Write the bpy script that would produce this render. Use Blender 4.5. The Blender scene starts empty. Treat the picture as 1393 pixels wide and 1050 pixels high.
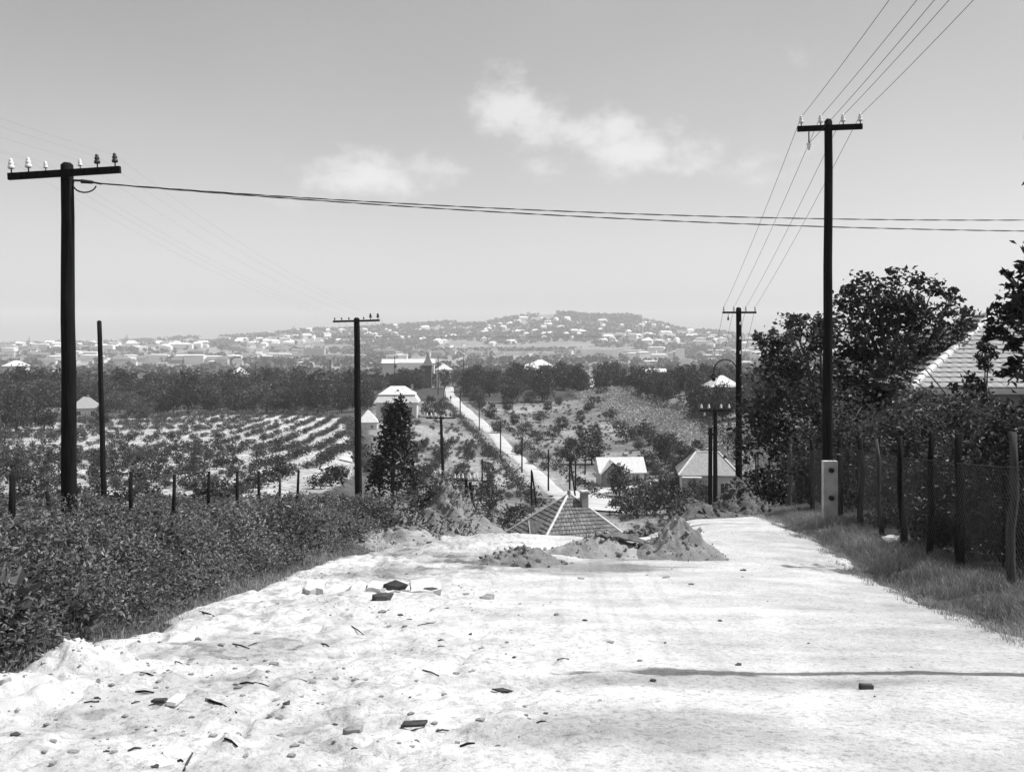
import bpy, bmesh, math, random
import numpy as np
from mathutils import Vector, Matrix
R_ = math.radians
random.seed(7); rng = np.random.default_rng(7)
sc = bpy.context.scene
COL = sc.collection
F = 1500.0; CX = 696.5; HY = 450.0; EZ = 60.0      # pinhole constants used to survey the terrain; eye height

# ------------------------------------------------------------------ camera
cam = bpy.data.cameras.new('camera'); camo = bpy.data.objects.new('camera', cam); COL.objects.link(camo)
camo.location = (0, 0, EZ); camo.rotation_euler = (R_(90), 0, 0)
cam.sensor_width = 36; cam.lens = F/1393*36; cam.shift_y = -75/1393
cam.clip_start = 0.1; cam.clip_end = 20000
sc.camera = camo
# ------------------------------------------------------------------ world / sky (black-and-white picture: all greys)
SUN_EL, SUN_AZ = 60.0, 88.0       # azimuth clockwise from +Y
w = bpy.data.worlds.new('World'); sc.world = w; w.use_nodes = True
nt = w.node_tree; nt.nodes.clear()
def N(t, **k):
    n = nt.nodes.new(t)
    for a, b in k.items(): setattr(n, a, b)
    return n
def M(op, a, b=None, c=None):
    n = nt.nodes.new('ShaderNodeMath'); n.operation = op
    for i, v in enumerate((a, b, c)):
        if v is None: continue
        if isinstance(v, (int, float)): n.inputs[i].default_value = v
        else: nt.links.new(v, n.inputs[i])
    return n.outputs[0]
sky = N('ShaderNodeTexSky', sky_type='NISHITA', sun_disc=False)
sky.sun_elevation = R_(SUN_EL); sky.sun_rotation = R_(SUN_AZ)
sky.altitude = 200; sky.air_density = 1.0; sky.dust_density = 2.0; sky.ozone_density = 1.0
sp = N('ShaderNodeSeparateColor'); nt.links.new(sky.outputs[0], sp.inputs[0])     # film with a yellow-red filter: weights favour red
bwv = M('ADD', M('MULTIPLY', sp.outputs[0], .85), M('ADD', M('MULTIPLY', sp.outputs[1], .15), M('MULTIPLY', sp.outputs[2], .0)))
tc = N('ShaderNodeTexCoord'); sx = N('ShaderNodeSeparateXYZ'); nt.links.new(tc.outputs['Generated'], sx.inputs[0])
az = M('ARCTAN2', sx.outputs[0], sx.outputs[1]); el = M('ARCSINE', sx.outputs[2])
cmb = N('ShaderNodeCombineXYZ'); nt.links.new(az, cmb.inputs[0]); nt.links.new(M('MULTIPLY', el, 1.5), cmb.inputs[1])
def noise(scale, detail, rough, vec):
    n = N('ShaderNodeTexNoise'); n.inputs['Scale'].default_value = scale; n.inputs['Detail'].default_value = detail
    n.inputs['Roughness'].default_value = rough; nt.links.new(vec, n.inputs['Vector']); return n.outputs[0]
n1 = noise(13, 8, .6, cmb.outputs[0]); n2 = noise(45, 6, .6, cmb.outputs[0]); nb = noise(3.2, 4, .5, cmb.outputs[0])
def blob(px, py, rx, ry, amp):
    rx *= 1.3; ry *= 1.35
    a0 = math.atan((px-CX)/F); e0 = math.atan((HY-py)/F*math.cos(a0))
    dx = M('DIVIDE', M('SUBTRACT', az, a0), rx/F); dy = M('DIVIDE', M('SUBTRACT', el, e0), ry/F)
    d2 = M('ADD', M('MULTIPLY', dx, dx), M('MULTIPLY', dy, dy))
    return M('MULTIPLY', M('EXPONENT', M('MULTIPLY', d2, -1.0)), amp)
bl = None
for b in [(690,142,42,38,1.0),(735,165,48,34,.95),(790,178,48,30,.95),(835,178,32,30,.9),(850,205,90,34,.8),(955,200,60,36,.8),
          (770,225,140,34,.45),(480,240,70,28,1.0),(430,222,60,18,.45),(590,228,50,26,.65),(380,275,60,14,.4),(1010,225,80,34,.6),(760,330,90,18,.25),
          (1105,75,60,16,.2),(-260,150,120,50,.8),(1700,230,120,50,.8),(2300,180,150,60,.8),(-900,220,150,50,.8)]:
    v = blob(*b); bl = v if bl is None else M('MAXIMUM', bl, v)
fld = M('ADD', bl, M('ADD', M('MULTIPLY', M('SUBTRACT', n1, .5), 1.9), M('MULTIPLY', M('SUBTRACT', n2, .5), .6)))
mr = N('ShaderNodeMapRange'); mr.interpolation_type = 'SMOOTHSTEP'
mr.inputs[1].default_value = .32; mr.inputs[2].default_value = 1.05; nt.links.new(fld, mr.inputs[0])
veil = M('MULTIPLY', nb, .16)
cl = M('MINIMUM', M('ADD', M('MULTIPLY', mr.outputs[0], .42), veil), 1.0)
CLOUDV = 6.2
skyv = bwv
mix = M('ADD', M('MULTIPLY', skyv, M('SUBTRACT', 1.0, cl)), M('MULTIPLY', cl, CLOUDV))
cc = N('ShaderNodeCombineColor')
for i in range(3): nt.links.new(mix, cc.inputs[i])
bg = N('ShaderNodeBackground'); bg.inputs[1].default_value = 0.12; nt.links.new(cc.outputs[0], bg.inputs[0])
wo = N('ShaderNodeOutputWorld'); nt.links.new(bg.outputs[0], wo.inputs[0])
# ------------------------------------------------------------------ sun
sl = bpy.data.lights.new('sun', 'SUN'); sl.energy = 3.8; sl.angle = R_(.53); sl.color = (1, 1, 1)
so = bpy.data.objects.new('sun', sl); COL.objects.link(so)
sd = Vector((math.cos(R_(SUN_EL))*math.sin(R_(SUN_AZ)), math.cos(R_(SUN_EL))*math.cos(R_(SUN_AZ)), math.sin(R_(SUN_EL))))
so.rotation_euler = sd.to_track_quat('Z', 'Y').to_euler(); so.location = (60, 0, 160)
sc.view_settings.view_transform = 'Standard'; sc.view_settings.look = 'None'
sc.view_settings.exposure = 0.6; sc.cycles.volume_bounces = 3; sc.view_settings.gamma = 1

# ------------------------------------------------------------------ materials
MATS = {}
def mat(name, lo, hi=None, *a, speck=None, **k):
    new = name not in MATS; m = _mat(name, lo, hi, *a, **k)
    if speck and new:
        t = m.node_tree; L = t.links; c = [n for n in t.nodes if n.type == 'COMBINE_COLOR'][0]; src = c.inputs[0].links[0].from_socket
        nz = t.nodes.new('ShaderNodeTexNoise'); nz.inputs['Scale'].default_value = speck[0]; nz.inputs['Detail'].default_value = 5; nz.inputs['Roughness'].default_value = .75
        g = t.nodes.new('ShaderNodeNewGeometry'); L.new(g.outputs['Position'], nz.inputs['Vector']); r = t.nodes.new('ShaderNodeMapRange')
        r.inputs[1].default_value = speck[2]; r.inputs[2].default_value = speck[2]+.14; r.inputs[3].default_value = speck[1]; r.inputs[4].default_value = 1
        L.new(nz.outputs[0], r.inputs[0]); mm = t.nodes.new('ShaderNodeMath'); mm.operation = 'MULTIPLY'; L.new(src, mm.inputs[0]); L.new(r.outputs[0], mm.inputs[1])
        for i in range(3): L.new(mm.outputs[0], c.inputs[i])
    return m
def _mat(name, lo, hi=None, scale=4.0, detail=6, rough=.85, bump=0, bscale=None, coord='Object', stretch=(1,1,1), spec=.2, contrast=(.3,.7), attr=None, island=0, trans=0, orand=0):
    if name in MATS: return MATS[name]
    hi = lo if hi is None else hi
    m = bpy.data.materials.new(name); m.use_nodes = True; t = m.node_tree; L = t.links
    p = t.nodes['Principled BSDF']; p.inputs['Roughness'].default_value = rough
    p.inputs['Specular IOR Level'].default_value = spec
    tcx = t.nodes.new('ShaderNodeTexCoord'); mp = t.nodes.new('ShaderNodeMapping'); mp.inputs['Scale'].default_value = stretch
    if coord == 'World':
        g = t.nodes.new('ShaderNodeNewGeometry'); L.new(g.outputs['Position'], mp.inputs[0])
    else: L.new(tcx.outputs[coord], mp.inputs[0])
    nz = t.nodes.new('ShaderNodeTexNoise'); nz.inputs['Scale'].default_value = scale; nz.inputs['Detail'].default_value = detail
    nz.inputs['Roughness'].default_value = .62; L.new(mp.outputs[0], nz.inputs['Vector'])
    r = t.nodes.new('ShaderNodeMapRange'); r.inputs[1].default_value = contrast[0]; r.inputs[2].default_value = contrast[1]
    r.inputs[3].default_value = lo; r.inputs[4].default_value = hi; L.new(nz.outputs[0], r.inputs[0])
    val = r.outputs[0]
    def mm(op, a, b):
        n = t.nodes.new('ShaderNodeMath'); n.operation = op
        for i, v in enumerate((a, b)):
            if isinstance(v, (int, float)): n.inputs[i].default_value = v
            else: L.new(v, n.inputs[i])
        return n.outputs[0]
    if attr:
        a = t.nodes.new('ShaderNodeAttribute'); a.attribute_name = attr; val = mm('MULTIPLY', val, a.outputs['Fac'])
    if orand:
        oi = t.nodes.new('ShaderNodeObjectInfo'); val = mm('MULTIPLY', val, mm('ADD', mm('MULTIPLY', oi.outputs['Random'], 2*orand), 1-orand))
    if island:
        g = t.nodes.new('ShaderNodeNewGeometry'); q = mm('MULTIPLY', g.outputs['Random Per Island'], 2*island)
        val = mm('MULTIPLY', val, mm('ADD', q, 1-island))
    c = t.nodes.new('ShaderNodeCombineColor')
    for i in range(3): L.new(val, c.inputs[i])
    L.new(c.outputs[0], p.inputs['Base Color'])
    if bump:
        n2 = t.nodes.new('ShaderNodeTexNoise'); n2.inputs['Scale'].default_value = bscale or scale*3; n2.inputs['Detail'].default_value = 8
        n2.inputs['Roughness'].default_value = .7
        L.new(mp.outputs[0], n2.inputs['Vector']); bp = t.nodes.new('ShaderNodeBump'); bp.inputs['Strength'].default_value = 1
        bp.inputs['Distance'].default_value = bump; L.new(n2.outputs[0], bp.inputs['Height']); L.new(bp.outputs[0], p.inputs['Normal'])
    if trans:
        tr = t.nodes.new('ShaderNodeBsdfTranslucent'); L.new(c.outputs[0], tr.inputs[0]); mx = t.nodes.new('ShaderNodeMixShader')
        mx.inputs[0].default_value = trans; L.new(p.outputs[0], mx.inputs[1]); L.new(tr.outputs[0], mx.inputs[2])
        L.new(mx.outputs[0], t.nodes['Material Output'].inputs[0])
    MATS[name] = m; return m
mat('ground', .55, 1.35, .35, 9, .95, .06, 3, 'World', attr='alb', contrast=(.3,.72), speck=(2.2,.4,.42))
mat('road', .74, 1.08, 1.6, 12, .95, .02, 26, 'World', attr='alb', contrast=(.3,.6), speck=(22,.62,.36))
mat('lane', .34, .48, .25, 8, .95, .03, 2, 'World')
mat('leaf_dark', .022, .05, 1.5, 3, .5, spec=.35, island=.5, trans=.25, orand=.35)
mat('leaf_mid', .036, .07, 1.5, 3, .5, spec=.35, island=.55, trans=.3, orand=.35)
mat('leaf_pale', .06, .105, 1.5, 3, .55, spec=.3, island=.5, trans=.3, orand=.3)
mat('leaf_weed', .04, .2, 1.1, 6, .5, coord='World', spec=.4, island=.7, trans=.3, contrast=(.35,.65))
mat('grass_dry', .13, .38, .9, 4, .7, coord='World', island=.5, trans=.3)
mat('corn', .25, .42, .12, 4, .6, coord='World', island=.45, trans=.3)
mat('far_leaf', .055, .10, .01, 3, .8, coord='World', island=.4)
mat('bark', .05, .11, 6, 6, .9, .01, 20, stretch=(1,1,.25))
mat('wood_dark', .004, .02, 10, 7, .9, .006, 30, stretch=(3,3,.18), spec=.08)
mat('wood_grey', .02, .085, 10, 7, .9, .006, 30, stretch=(3,3,.18))
mat('iron', .02, .035, 8, 3, .6)
mat('wire', .02, .03, 8, 2, .6)
mat('porcelain', .7, .8, 5, 2, .25, spec=.5)
mat('dark_porcelain', .03, .05, 5, 2, .25, spec=.5)
mat('concrete', .35, .6, 5, 8, .9, .01, 30)
mat('soil', .12, .28, 3, 9, .95, .03, 18, coord='World')
mat('soil_pale', .18, .38, 3, 9, .95, .03, 18, coord='World')
mat('soil_dark', .06, .16, 4, 9, .95, .03, 18, coord='World')
mat('sand', .44, .6, 4, 8, .95, .02, 30, coord='World')
mat('stone', .14, .34, 6, 6, .9, .01, 25)
mat('stone_dark', .03, .09, 6, 6, .9, .01, 25)
mat('stone_pale', .4, .6, 6, 6, .9, .01, 25)
mat('asphalt', .02, .05, 8, 6, .9, .01, 40)
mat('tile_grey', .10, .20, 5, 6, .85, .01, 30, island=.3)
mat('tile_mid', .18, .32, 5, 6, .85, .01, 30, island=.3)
mat('tile_pale', .42, .58, 3, 6, .8)
mat('ridge', .42, .62, 4, 6, .9, .01, 20)
mat('wall_white', .55, .72, 2, 6, .9, .005, 30)
mat('wall_grey', .2, .3, 2, 6, .9, .005, 30)
mat('wall_dark', .07, .12, 2, 6, .9)
mat('brick', .2, .32, 8, 5, .9, .01, 30)
mat('glass', .015, .03, 2, 2, .15, spec=.6)
mat('door', .05, .09, 6, 4, .6)
mat('town_a', .4, .5, .05, 3, .9); mat('town_b', .62, .75, .05, 3, .9); mat('town_c', .2, .28, .05, 3, .9)
mat('town_roof', .12, .2, .05, 3, .9)
mat('cloth', .03, .05, 9, 3, .9); mat('skin', .3, .34, 5, 2, .6)

# ------------------------------------------------------------------ mesh helpers
def mkmesh(name, V, faces, mats=('ground',), midx=None, smooth=False):
    """V (n,3) array; faces (m,k) array"""
    V = np.asarray(V, np.float32); Fc = np.asarray(faces, np.int32)
    me = bpy.data.meshes.new(name); n, k = Fc.shape
    me.vertices.add(len(V)); me.vertices.foreach_set('co', V.ravel())
    me.loops.add(n*k); me.loops.foreach_set('vertex_index', Fc.ravel())
    me.polygons.add(n); me.polygons.foreach_set('loop_start', np.arange(0, n*k, k, dtype=np.int32))
    for m in mats: me.materials.append(MATS[m])
    if midx is not None: me.polygons.foreach_set('material_index', np.asarray(midx, np.int32))
    me.polygons.foreach_set('use_smooth', np.full(n, smooth))
    me.update(calc_edges=True); me.validate(); return me
class MB:
    def __init__(s): s.v = []; s.f = []
    def add(s, v, f):
        o = len(s.v); s.v += [tuple(p) for p in v]; s.f += [tuple(i+o for i in q) for q in f]; return s
    def box(s, c, d, mtx=None):
        x, y, z = (a/2 for a in d); vs = [Vector((c[0]+i*x, c[1]+j*y, c[2]+k*z)) for i in (-1,1) for j in (-1,1) for k in (-1,1)]
        if mtx is not None: vs = [mtx @ p for p in vs]
        return s.add(vs, [(0,1,3,2),(4,6,7,5),(0,4,5,1),(2,3,7,6),(0,2,6,4),(1,5,7,3)])
    def tube(s, pts, rad, n=8, cap=True):
        pts = [Vector(p) for p in pts]; rad = rad if isinstance(rad, (list, tuple)) else [rad]*len(pts)
        vs = []; fs = []; prev = None
        for i, p in enumerate(pts):
            t = (pts[min(i+1, len(pts)-1)]-pts[max(i-1, 0)]).normalized()
            a = (Vector((1,0,0)) if abs(t.x) < .9 else Vector((0,1,0))) if prev is None else prev
            a = (a - t*a.dot(t)).normalized(); prev = a; b = t.cross(a)
            for k in range(n):
                th = 2*math.pi*k/n; vs.append(p + (a*math.cos(th)+b*math.sin(th))*rad[i])
        for i in range(len(pts)-1):
            for k in range(n):
                k2 = (k+1) % n; fs.append((i*n+k, i*n+k2, (i+1)*n+k2, (i+1)*n+k))
        if cap: fs += [tuple(range(n-1,-1,-1)), tuple(range((len(pts)-1)*n, len(pts)*n))]
        return s.add(vs, fs)
    def mesh(s, name, m, smooth=False):
        me = bpy.data.meshes.new(name); me.from_pydata(s.v, [], s.f); me.update()
        me.materials.append(MATS[m])
        if smooth:
            for p in me.polygons: p.use_smooth = True
        return me
    def obj(s, name, m, parent=None, smooth=False): return mkobj(name, s.mesh(name, m, smooth), parent)
def mkobj(name, me, parent=None, loc=None, rz=None):
    o = bpy.data.objects.new(name, me); COL.objects.link(o)
    if parent is not None: o.parent = parent
    if loc is not None: o.location = loc
    if rz is not None: o.rotation_euler = (0,0,rz)
    return o
def tag(o, label, cat, group=None, kind=None):
    o['label'] = label
    if cat: o['category'] = cat
    if group: o['group'] = group
    if kind: o['kind'] = kind
    return o
def thing(name, label, cat, loc, rz=0, group=None):
    return tag(mkobj(name, None, None, loc, rz), label, cat, group)
def struct(o, label=None, kind='structure'):
    o['kind'] = kind
    if label: o['label'] = label
    return o
# value noise
def _h(ix, iy, s):
    n = (ix.astype(np.int64)*374761393 + iy.astype(np.int64)*668265263 + s*1442695041) & 0x7fffffff
    n = (n ^ (n >> 13))*1274126177 & 0x7fffffff
    return ((n ^ (n >> 16)) & 0xffff)/65535.0
def vn(x, y, s=0):
    x = np.asarray(x, float); y = np.asarray(y, float)
    ix = np.floor(x); iy = np.floor(y); fx = x-ix; fy = y-iy; fx = fx*fx*(3-2*fx); fy = fy*fy*(3-2*fy)
    return ((_h(ix,iy,s)*(1-fx)+_h(ix+1,iy,s)*fx)*(1-fy)+(_h(ix,iy+1,s)*(1-fx)+_h(ix+1,iy+1,s)*fx)*fy)-.5
def fbm(x, y, s=0, o=4):
    r = 0; a = 1
    for i in range(o): r = r+a*vn(x*2**i, y*2**i, s+i*7); a *= .5
    return r
def sst(a, b, x): t = np.clip((x-a)/(b-a), 0, 1); return t*t*(3-2*t)

# ------------------------------------------------------------------ terrain: depth below the eye, d(X,Y)
_ry = np.arange(-40, 120, .25)
_rd = np.interp(_ry, [-40,-20,0,4.5,9,13.5,20,26,42,65,80,120], [.9,1.25,1.62,1.85,2.45,3.0,3.5,4.3,6.8,11.5,15,20])
_k = np.ones(13)/13; _rd = np.convolve(np.pad(_rd, 6, 'edge'), _k, 'valid')
TU = np.array([-500,0,150,300,450,550,650,750,850,950,1050,1200,1450,1900], float)
TY = np.array([17,20,26,42,65,85,110,150,200,260,320,400,500,700,1000,1500,2000,2600,3200,3800,5200], float)
crest = np.interp(TU, [-500,0,100,200,300,370,450,550,650,720,780,830,870,900,950,1050,1150,1400,1900],
                      [474,468,466,464,459,453,446,441,437,430,426,428,438,445,450,456,458,461,468])
_near = {}
L_ = [3.7,3.95,4.95,6.8,9.0,10.8,12.8,15.3,17.8,20.2,22.0,24]
_near = {
 550: [3.27,3.5,4.8,7.4,10.5,12.8,14.6,16.8,18.5,19.6,20.8,21.5],
 650: [3.27,3.55,5.3,9.6,14.2,15.4,16.7,19.0,20.5,21.0,21.3,20.8],
 750: [3.27,3.62,5.6,10.4,15.4,17.2,17.6,20.0,21.5,21.5,21.5,20.8],
 850: [3.27,3.62,5.3,9.2,14.2,16.7,18.0,20.5,21.0,20.0,18.2,20.5],
 950: [3.27,3.5,4.4,7.2,12.0,15.5,17.8,19.3,18.5,16.5,17.0,20.5],
 1050:[3.27,3.5,4.25,6.75,10.5,13,15,15.5,15.5,17,19,21.5],
 1200:[3.2,3.4,3.95,6,9,11,12.5,14.5,16,18,20,22],
 1450:[3.1,3.3,3.8,5.5,8,10,11.5,13.5,15.5,17.5,19.5,22],
 1900:[3.0,3.2,3.7,5.2,7.5,9,10.5,12.5,14.5,16.5,19,22]}
TD = np.zeros((len(TU), len(TY)))
for i, u in enumerate(TU):
    a = _near.get(int(u), L_)
    y26 = 484; c = crest[i]
    far = [26, 33, 41, 49, 54.5]
    ys = [482*.75+c*.25 if c > 455 else 478, c*.62+482*.38, c]
    far += [(ys[0]-HY)*2600/F, (ys[1]-HY)*3200/F, (ys[2]-HY)*3800/F, 70]
    TD[i] = a+far
LTY = np.log(TY)
def table(px, Y):
    ly = np.log(np.clip(Y, TY[0], TY[-1])); px = np.clip(px, TU[0], TU[-1])
    iu = np.clip(np.searchsorted(TU, px)-1, 0, len(TU)-2); iy = np.clip(np.searchsorted(LTY, ly)-1, 0, len(TY)-2)
    fu = (px-TU[iu])/(TU[iu+1]-TU[iu]); fy = (ly-LTY[iy])/(LTY[iy+1]-LTY[iy]); fu = fu*fu*(3-2*fu)
    return (TD[iu,iy]*(1-fu)+TD[iu+1,iy]*fu)*(1-fy)+(TD[iu,iy+1]*(1-fu)+TD[iu+1,iy+1]*fu)*fy
def edgeL(Y): return np.interp(Y, [-40,8,12,15,18,21,60], [-3.3,-3.15,-3.0,-2.5,-1.7,-.7,-.7])
def edgeR(Y): return 4.27+(np.asarray(Y)-9.2)*.088
def dbase(X, Y):
    X = np.asarray(X, float); Y = np.asarray(Y, float)
    px = CX+F*X/np.maximum(Y, 1)
    near = np.interp(Y, _ry, _rd) + .022*np.clip(X-.5, 0, 5)
    near = near - .26*sst(.1, -.9, X-edgeL(Y)) + .75*sst(1.2, 4.0, edgeL(Y)-X) - .10*sst(0, .5, X-edgeR(Y))
    near = near + .30*sst(17.3, 20, Y)*sst(-2.2,-.6,X)*sst(3.9,2.4,X)
    far = table(px, Y)
    wgt = sst(18.5, 25, Y)
    amp = np.interp(Y, [0,25,60,200,500,1500,4000], [.05,.08,.25,.5,1.2,3,5])
    sc_ = np.interp(Y, [0,40,200,1000,4000], [.5,.3,.05,.012,.006])
    n = fbm(X*.35, Y*.35, 3, 3)*np.interp(Y,[0,30,80,120],[.05,.10,.12,0]) + fbm(X*.035, Y*.035, 9, 4)*np.interp(Y,[30,90,300,600,700],[0,.5,.9,1.5,0]) \
        + fbm(X*.004, Y*.004, 15, 4)*np.interp(Y,[400,900,2000,4000],[0,3,7,9])
    return near*(1-wgt)+far*wgt + n
def roadmask(X, Y):   # 1 on the dug-up road
    X = np.asarray(X, float); Y = np.asarray(Y, float)
    yend = np.interp(X, [-4,-1,2.5,4,7], [20.4,20.8,21.2,25.5,28])
    wl = .35*fbm(Y*1.4, X*1.4, 63, 3)
    return sst(-.15,.35, X-edgeL(Y)+wl)*sst(-.15,.3, edgeR(Y)-X+wl)*sst(-.2,.8, yend-Y)
def gz(X, Y): return EZ - dbase(X, Y) - .10*roadmask(X, Y)
def rrel(X, Y):
    rb = .35+.65*sst(1.5, -1.5, X); rel = rb*(.05*fbm(X*.8, Y*.8, 21, 3)+.03*fbm(X*3.1, Y*3.1, 31, 3))
    ru = np.abs(fbm(X*1.7+5, Y*1.7, 41, 3)); rub = sst(.5, -2.0, X-.8+.6*np.sin(Y*.7))  # rougher on the left
    return rel + .055*rub*np.maximum(0, fbm(X*6, Y*6, 51, 3)) + .02*(.2+.8*rub)*fbm(X*16, Y*16, 53, 2) - .03*rub*sst(.12, 0, ru)
def rz(X, Y): m = roadmask(X, Y); return EZ - dbase(X, Y) + .03*m - .16*(1-m) + rrel(X, Y)*m
def surf(X, Y): return float(np.maximum(gz(X, Y), rz(X, Y) if Y < 30 else -1e9))
def hit(px, py, Ymin=70, Ymax=4000):
    Ys = np.exp(np.linspace(math.log(Ymin), math.log(Ymax), 1500)); X = (px-CX)/F*Ys
    f = HY+F*dbase(X, Ys)/Ys - py; i = np.where(f <= 0)[0]
    i = i[0] if len(i) else len(Ys)-1
    return float(X[i]), float(Ys[i])
def bx0(px, Y): return (px-CX)/F*Y
def inpoly(X, Y, poly):
    r = np.zeros(np.shape(X), bool); n = len(poly)
    for i in range(n):
        x1, y1 = poly[i]; x2, y2 = poly[(i+1) % n]
        c = ((y1 > Y) != (y2 > Y)) & (X < (x2-x1)*(Y-y1)/((y2-y1) or 1e-9)+x1); r ^= c
    return r
CORN = [hit(*p) for p in [(770,536),(845,531),(900,556),(960,583),(1012,612),(1030,650),(985,640),(935,618),(890,600),(850,580),(800,552)]]
LFIELD = [(-130,44),(-10.5,44),(-9.8,62)]+[hit(*p) for p in [(482,640),(478,600),(470,569),(330,563),(100,573),(-200,585)]]
def albedo(X, Y):
    px = CX+F*X/np.maximum(Y, 1)
    a = np.full(X.shape, .10)
    a = np.where(Y < 45, .13, a)
    f = inpoly(X, Y, LFIELD); rows = np.sin((X+.084*Y)/3.5*2*math.pi)
    dens = sst(330, 60, px)*.5
    a = np.where(f, .5-.06*rows-.05*dens+.12*fbm(X*.1,Y*.1,61,3), a)
    a = np.where(inpoly(X, Y, CORN), .3, a)
    mid = (Y > 45) & (Y < 330) & (px > 505) & (px < 1010) & ~inpoly(X, Y, CORN)
    a = np.where(mid, .24+.24*fbm(X*.06, Y*.06, 71, 3), a)
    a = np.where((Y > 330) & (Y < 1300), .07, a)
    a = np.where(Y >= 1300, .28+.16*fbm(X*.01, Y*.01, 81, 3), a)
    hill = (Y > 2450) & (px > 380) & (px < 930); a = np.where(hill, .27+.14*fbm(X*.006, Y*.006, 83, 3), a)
    return np.clip(a, .03, .6)
# ground sheet: fan grid, fine near, coarse far
rows = np.exp(np.linspace(math.log(6), math.log(5600), 640)); cols = np.linspace(-1, 1, 440)
cols = np.sign(cols)*np.abs(cols)**1.15
YY = (rows[:,None]-14)*np.ones_like(cols)[None]; XX = rows[:,None]*cols[None]
V = np.stack([XX, YY, gz(XX, YY)], -1).reshape(-1,3)
idx = np.arange(V.shape[0]).reshape(XX.shape)
Fq = np.stack([idx[:-1,:-1], idx[:-1,1:], idx[1:,1:], idx[1:,:-1]], -1).reshape(-1,4)
me = mkmesh('ground', V, Fq, ['ground'], smooth=True)
at = me.attributes.new('alb', 'FLOAT', 'POINT'); at.data.foreach_set('value', albedo(XX, YY).astype(np.float32).ravel())
struct(mkobj('ground', me), 'rolling ground of fields and gardens falling into the valley')
# dug-up dirt road
def sheet(name, xs, ys, zf, m, alb=None):
    XX, YY = np.meshgrid(xs, ys); V = np.stack([XX, YY, zf(XX, YY)], -1).reshape(-1,3)
    idx = np.arange(V.shape[0]).reshape(XX.shape); Fq = np.stack([idx[:-1,:-1], idx[:-1,1:], idx[1:,1:], idx[1:,:-1]], -1).reshape(-1,4)
    me = mkmesh(name, V, Fq, [m], smooth=True)
    if alb is not None:
        a = me.attributes.new('alb', 'FLOAT', 'POINT'); a.data.foreach_set('value', alb(XX, YY).astype(np.float32).ravel())
    return mkobj(name, me)
def road_alb(X, Y):
    a = .56-.10*sst(0,3.5,X)+.09*fbm(X*.5, Y*.5, 91, 4)+.07*fbm(X*.5, Y*3.2, 93, 4)
    def pat(cx, cy, rx, ry, v):
        g = np.exp(-((X-cx)/rx)**2-((Y-cy)/ry)**2); g = sst(.3, 1.0, g+.55*fbm(X*1.3, Y*3.0, 97, 5)); return v*g
    a = a - pat(.7, 5.3, 1.3, .6, .2) - pat(1.3, 6.6, 1.3, .3, .18) - pat(2.4, 4.9, .8, .4, .14) - pat(.4, 14.2, 1.9, 1.3, .3) - pat(-1.4, 13.6, 1.6, 1.0, .25) - pat(-1.6, 16, 1.8, 1.6, .2) \
          - pat(-1.9, 7.6, .9, .7, .16) - pat(3.4, 5.2, 1.2, .5, .12) - pat(1.9, 9.5, 1.5, .4, .1)
    tr = np.exp(-((X-1.6-.25*(Y-6)+.02*(Y-6)**2)/.12)**2)*.06*(Y < 12)
    a = a+tr
    spk = sst(.18,.34, fbm(X*7, Y*7, 99, 3))*sst(1.2,-1.8, X)*.16
    return np.clip(a-spk, .15, .68)
ys = np.exp(np.linspace(math.log(2.2), math.log(29), 700)); ys = np.concatenate([np.linspace(-12, 2.1, 40), ys])
struct(sheet('road', np.linspace(-4.2, 7.2, 420), ys, rz, 'road', road_alb), 'pale dug-up dirt road with grey patches')

# ------------------------------------------------------------------ lanes in the valley
def ribbon(name, pts, width, m, label, lift=.06):
    P = [Vector(p) for p in pts]; dense = []
    for i in range(len(P)-1):
        n = max(2, int((P[i+1]-P[i]).length/2.0))
        p0 = P[max(i-1,0)]; p1 = P[i]; p2 = P[i+1]; p3 = P[min(i+2, len(P)-1)]
        for k in range(n):
            t = k/n; dense.append(.5*((2*p1)+(p2-p0)*t+(2*p0-5*p1+4*p2-p3)*t*t+(3*p1-p0-3*p2+p3)*t**3))
    dense.append(P[-1]); W = width if isinstance(width, (list,tuple)) else [width]*2
    V = []; n = len(dense); K = 7
    for i, p in enumerate(dense):
        t = (dense[min(i+1,n-1)]-dense[max(i-1,0)]); t.normalize(); nn = Vector((-t.y, t.x)); wd = W[0]+(W[1]-W[0])*i/(n-1)
        wd *= 1+.25*float(vn(p.x*.15, p.y*.15, 5))
        for k in range(K):
            s = (k/(K-1)-.5); q = p+nn*wd*s
            V.append((q.x, q.y, float(gz(q.x, q.y))+lift-(.25 if k in (0,K-1) else 0)))
    Fq = [(i*K+k, i*K+k+1, (i+1)*K+k+1, (i+1)*K+k) for i in range(n-1) for k in range(K-1)]
    return struct(mkobj(name, mkmesh(name, V, Fq, [m], smooth=True)), label)
LANE = [hit(*p) for p in [(790,694),(764,676),(735,650),(708,625),(680,599),(655,577),(634,559),(619,545),(611,535),(608,526)]]
ribbon('lane', LANE, (2.6,5.0), 'lane', 'straight pale dirt lane running down into the valley', .12)
TR1 = [hit(*p) for p in [(764,676),(785,671),(806,673),(819,684),(824,697)]]
ribbon('track', TR1, (4,4), 'lane', 'pale dirt track turning off the lane towards the bank', .16)
TR2 = [hit(*p) for p in [(800,672),(830,666),(860,663),(890,656),(905,650)]]
ribbon('path', TR2, (1.8,1.6), 'lane', 'narrow pale path leading past the white cottage', .14)
CR = [hit(*p) for p in [(540,527),(575,527),(608,526),(640,527)]]
ribbon('cross_lane', CR, (5,5), 'lane', 'pale cross lane at the far end of the straight lane', .2)
# path along the field edge
FP = [hit(*p) for p in [(470,628),(472,604),(468,585),(463,570)]]
ribbon('field_path', FP, (1.6,2.0), 'lane', 'bare pale strip along the edge of the orchard field', .1)

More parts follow.
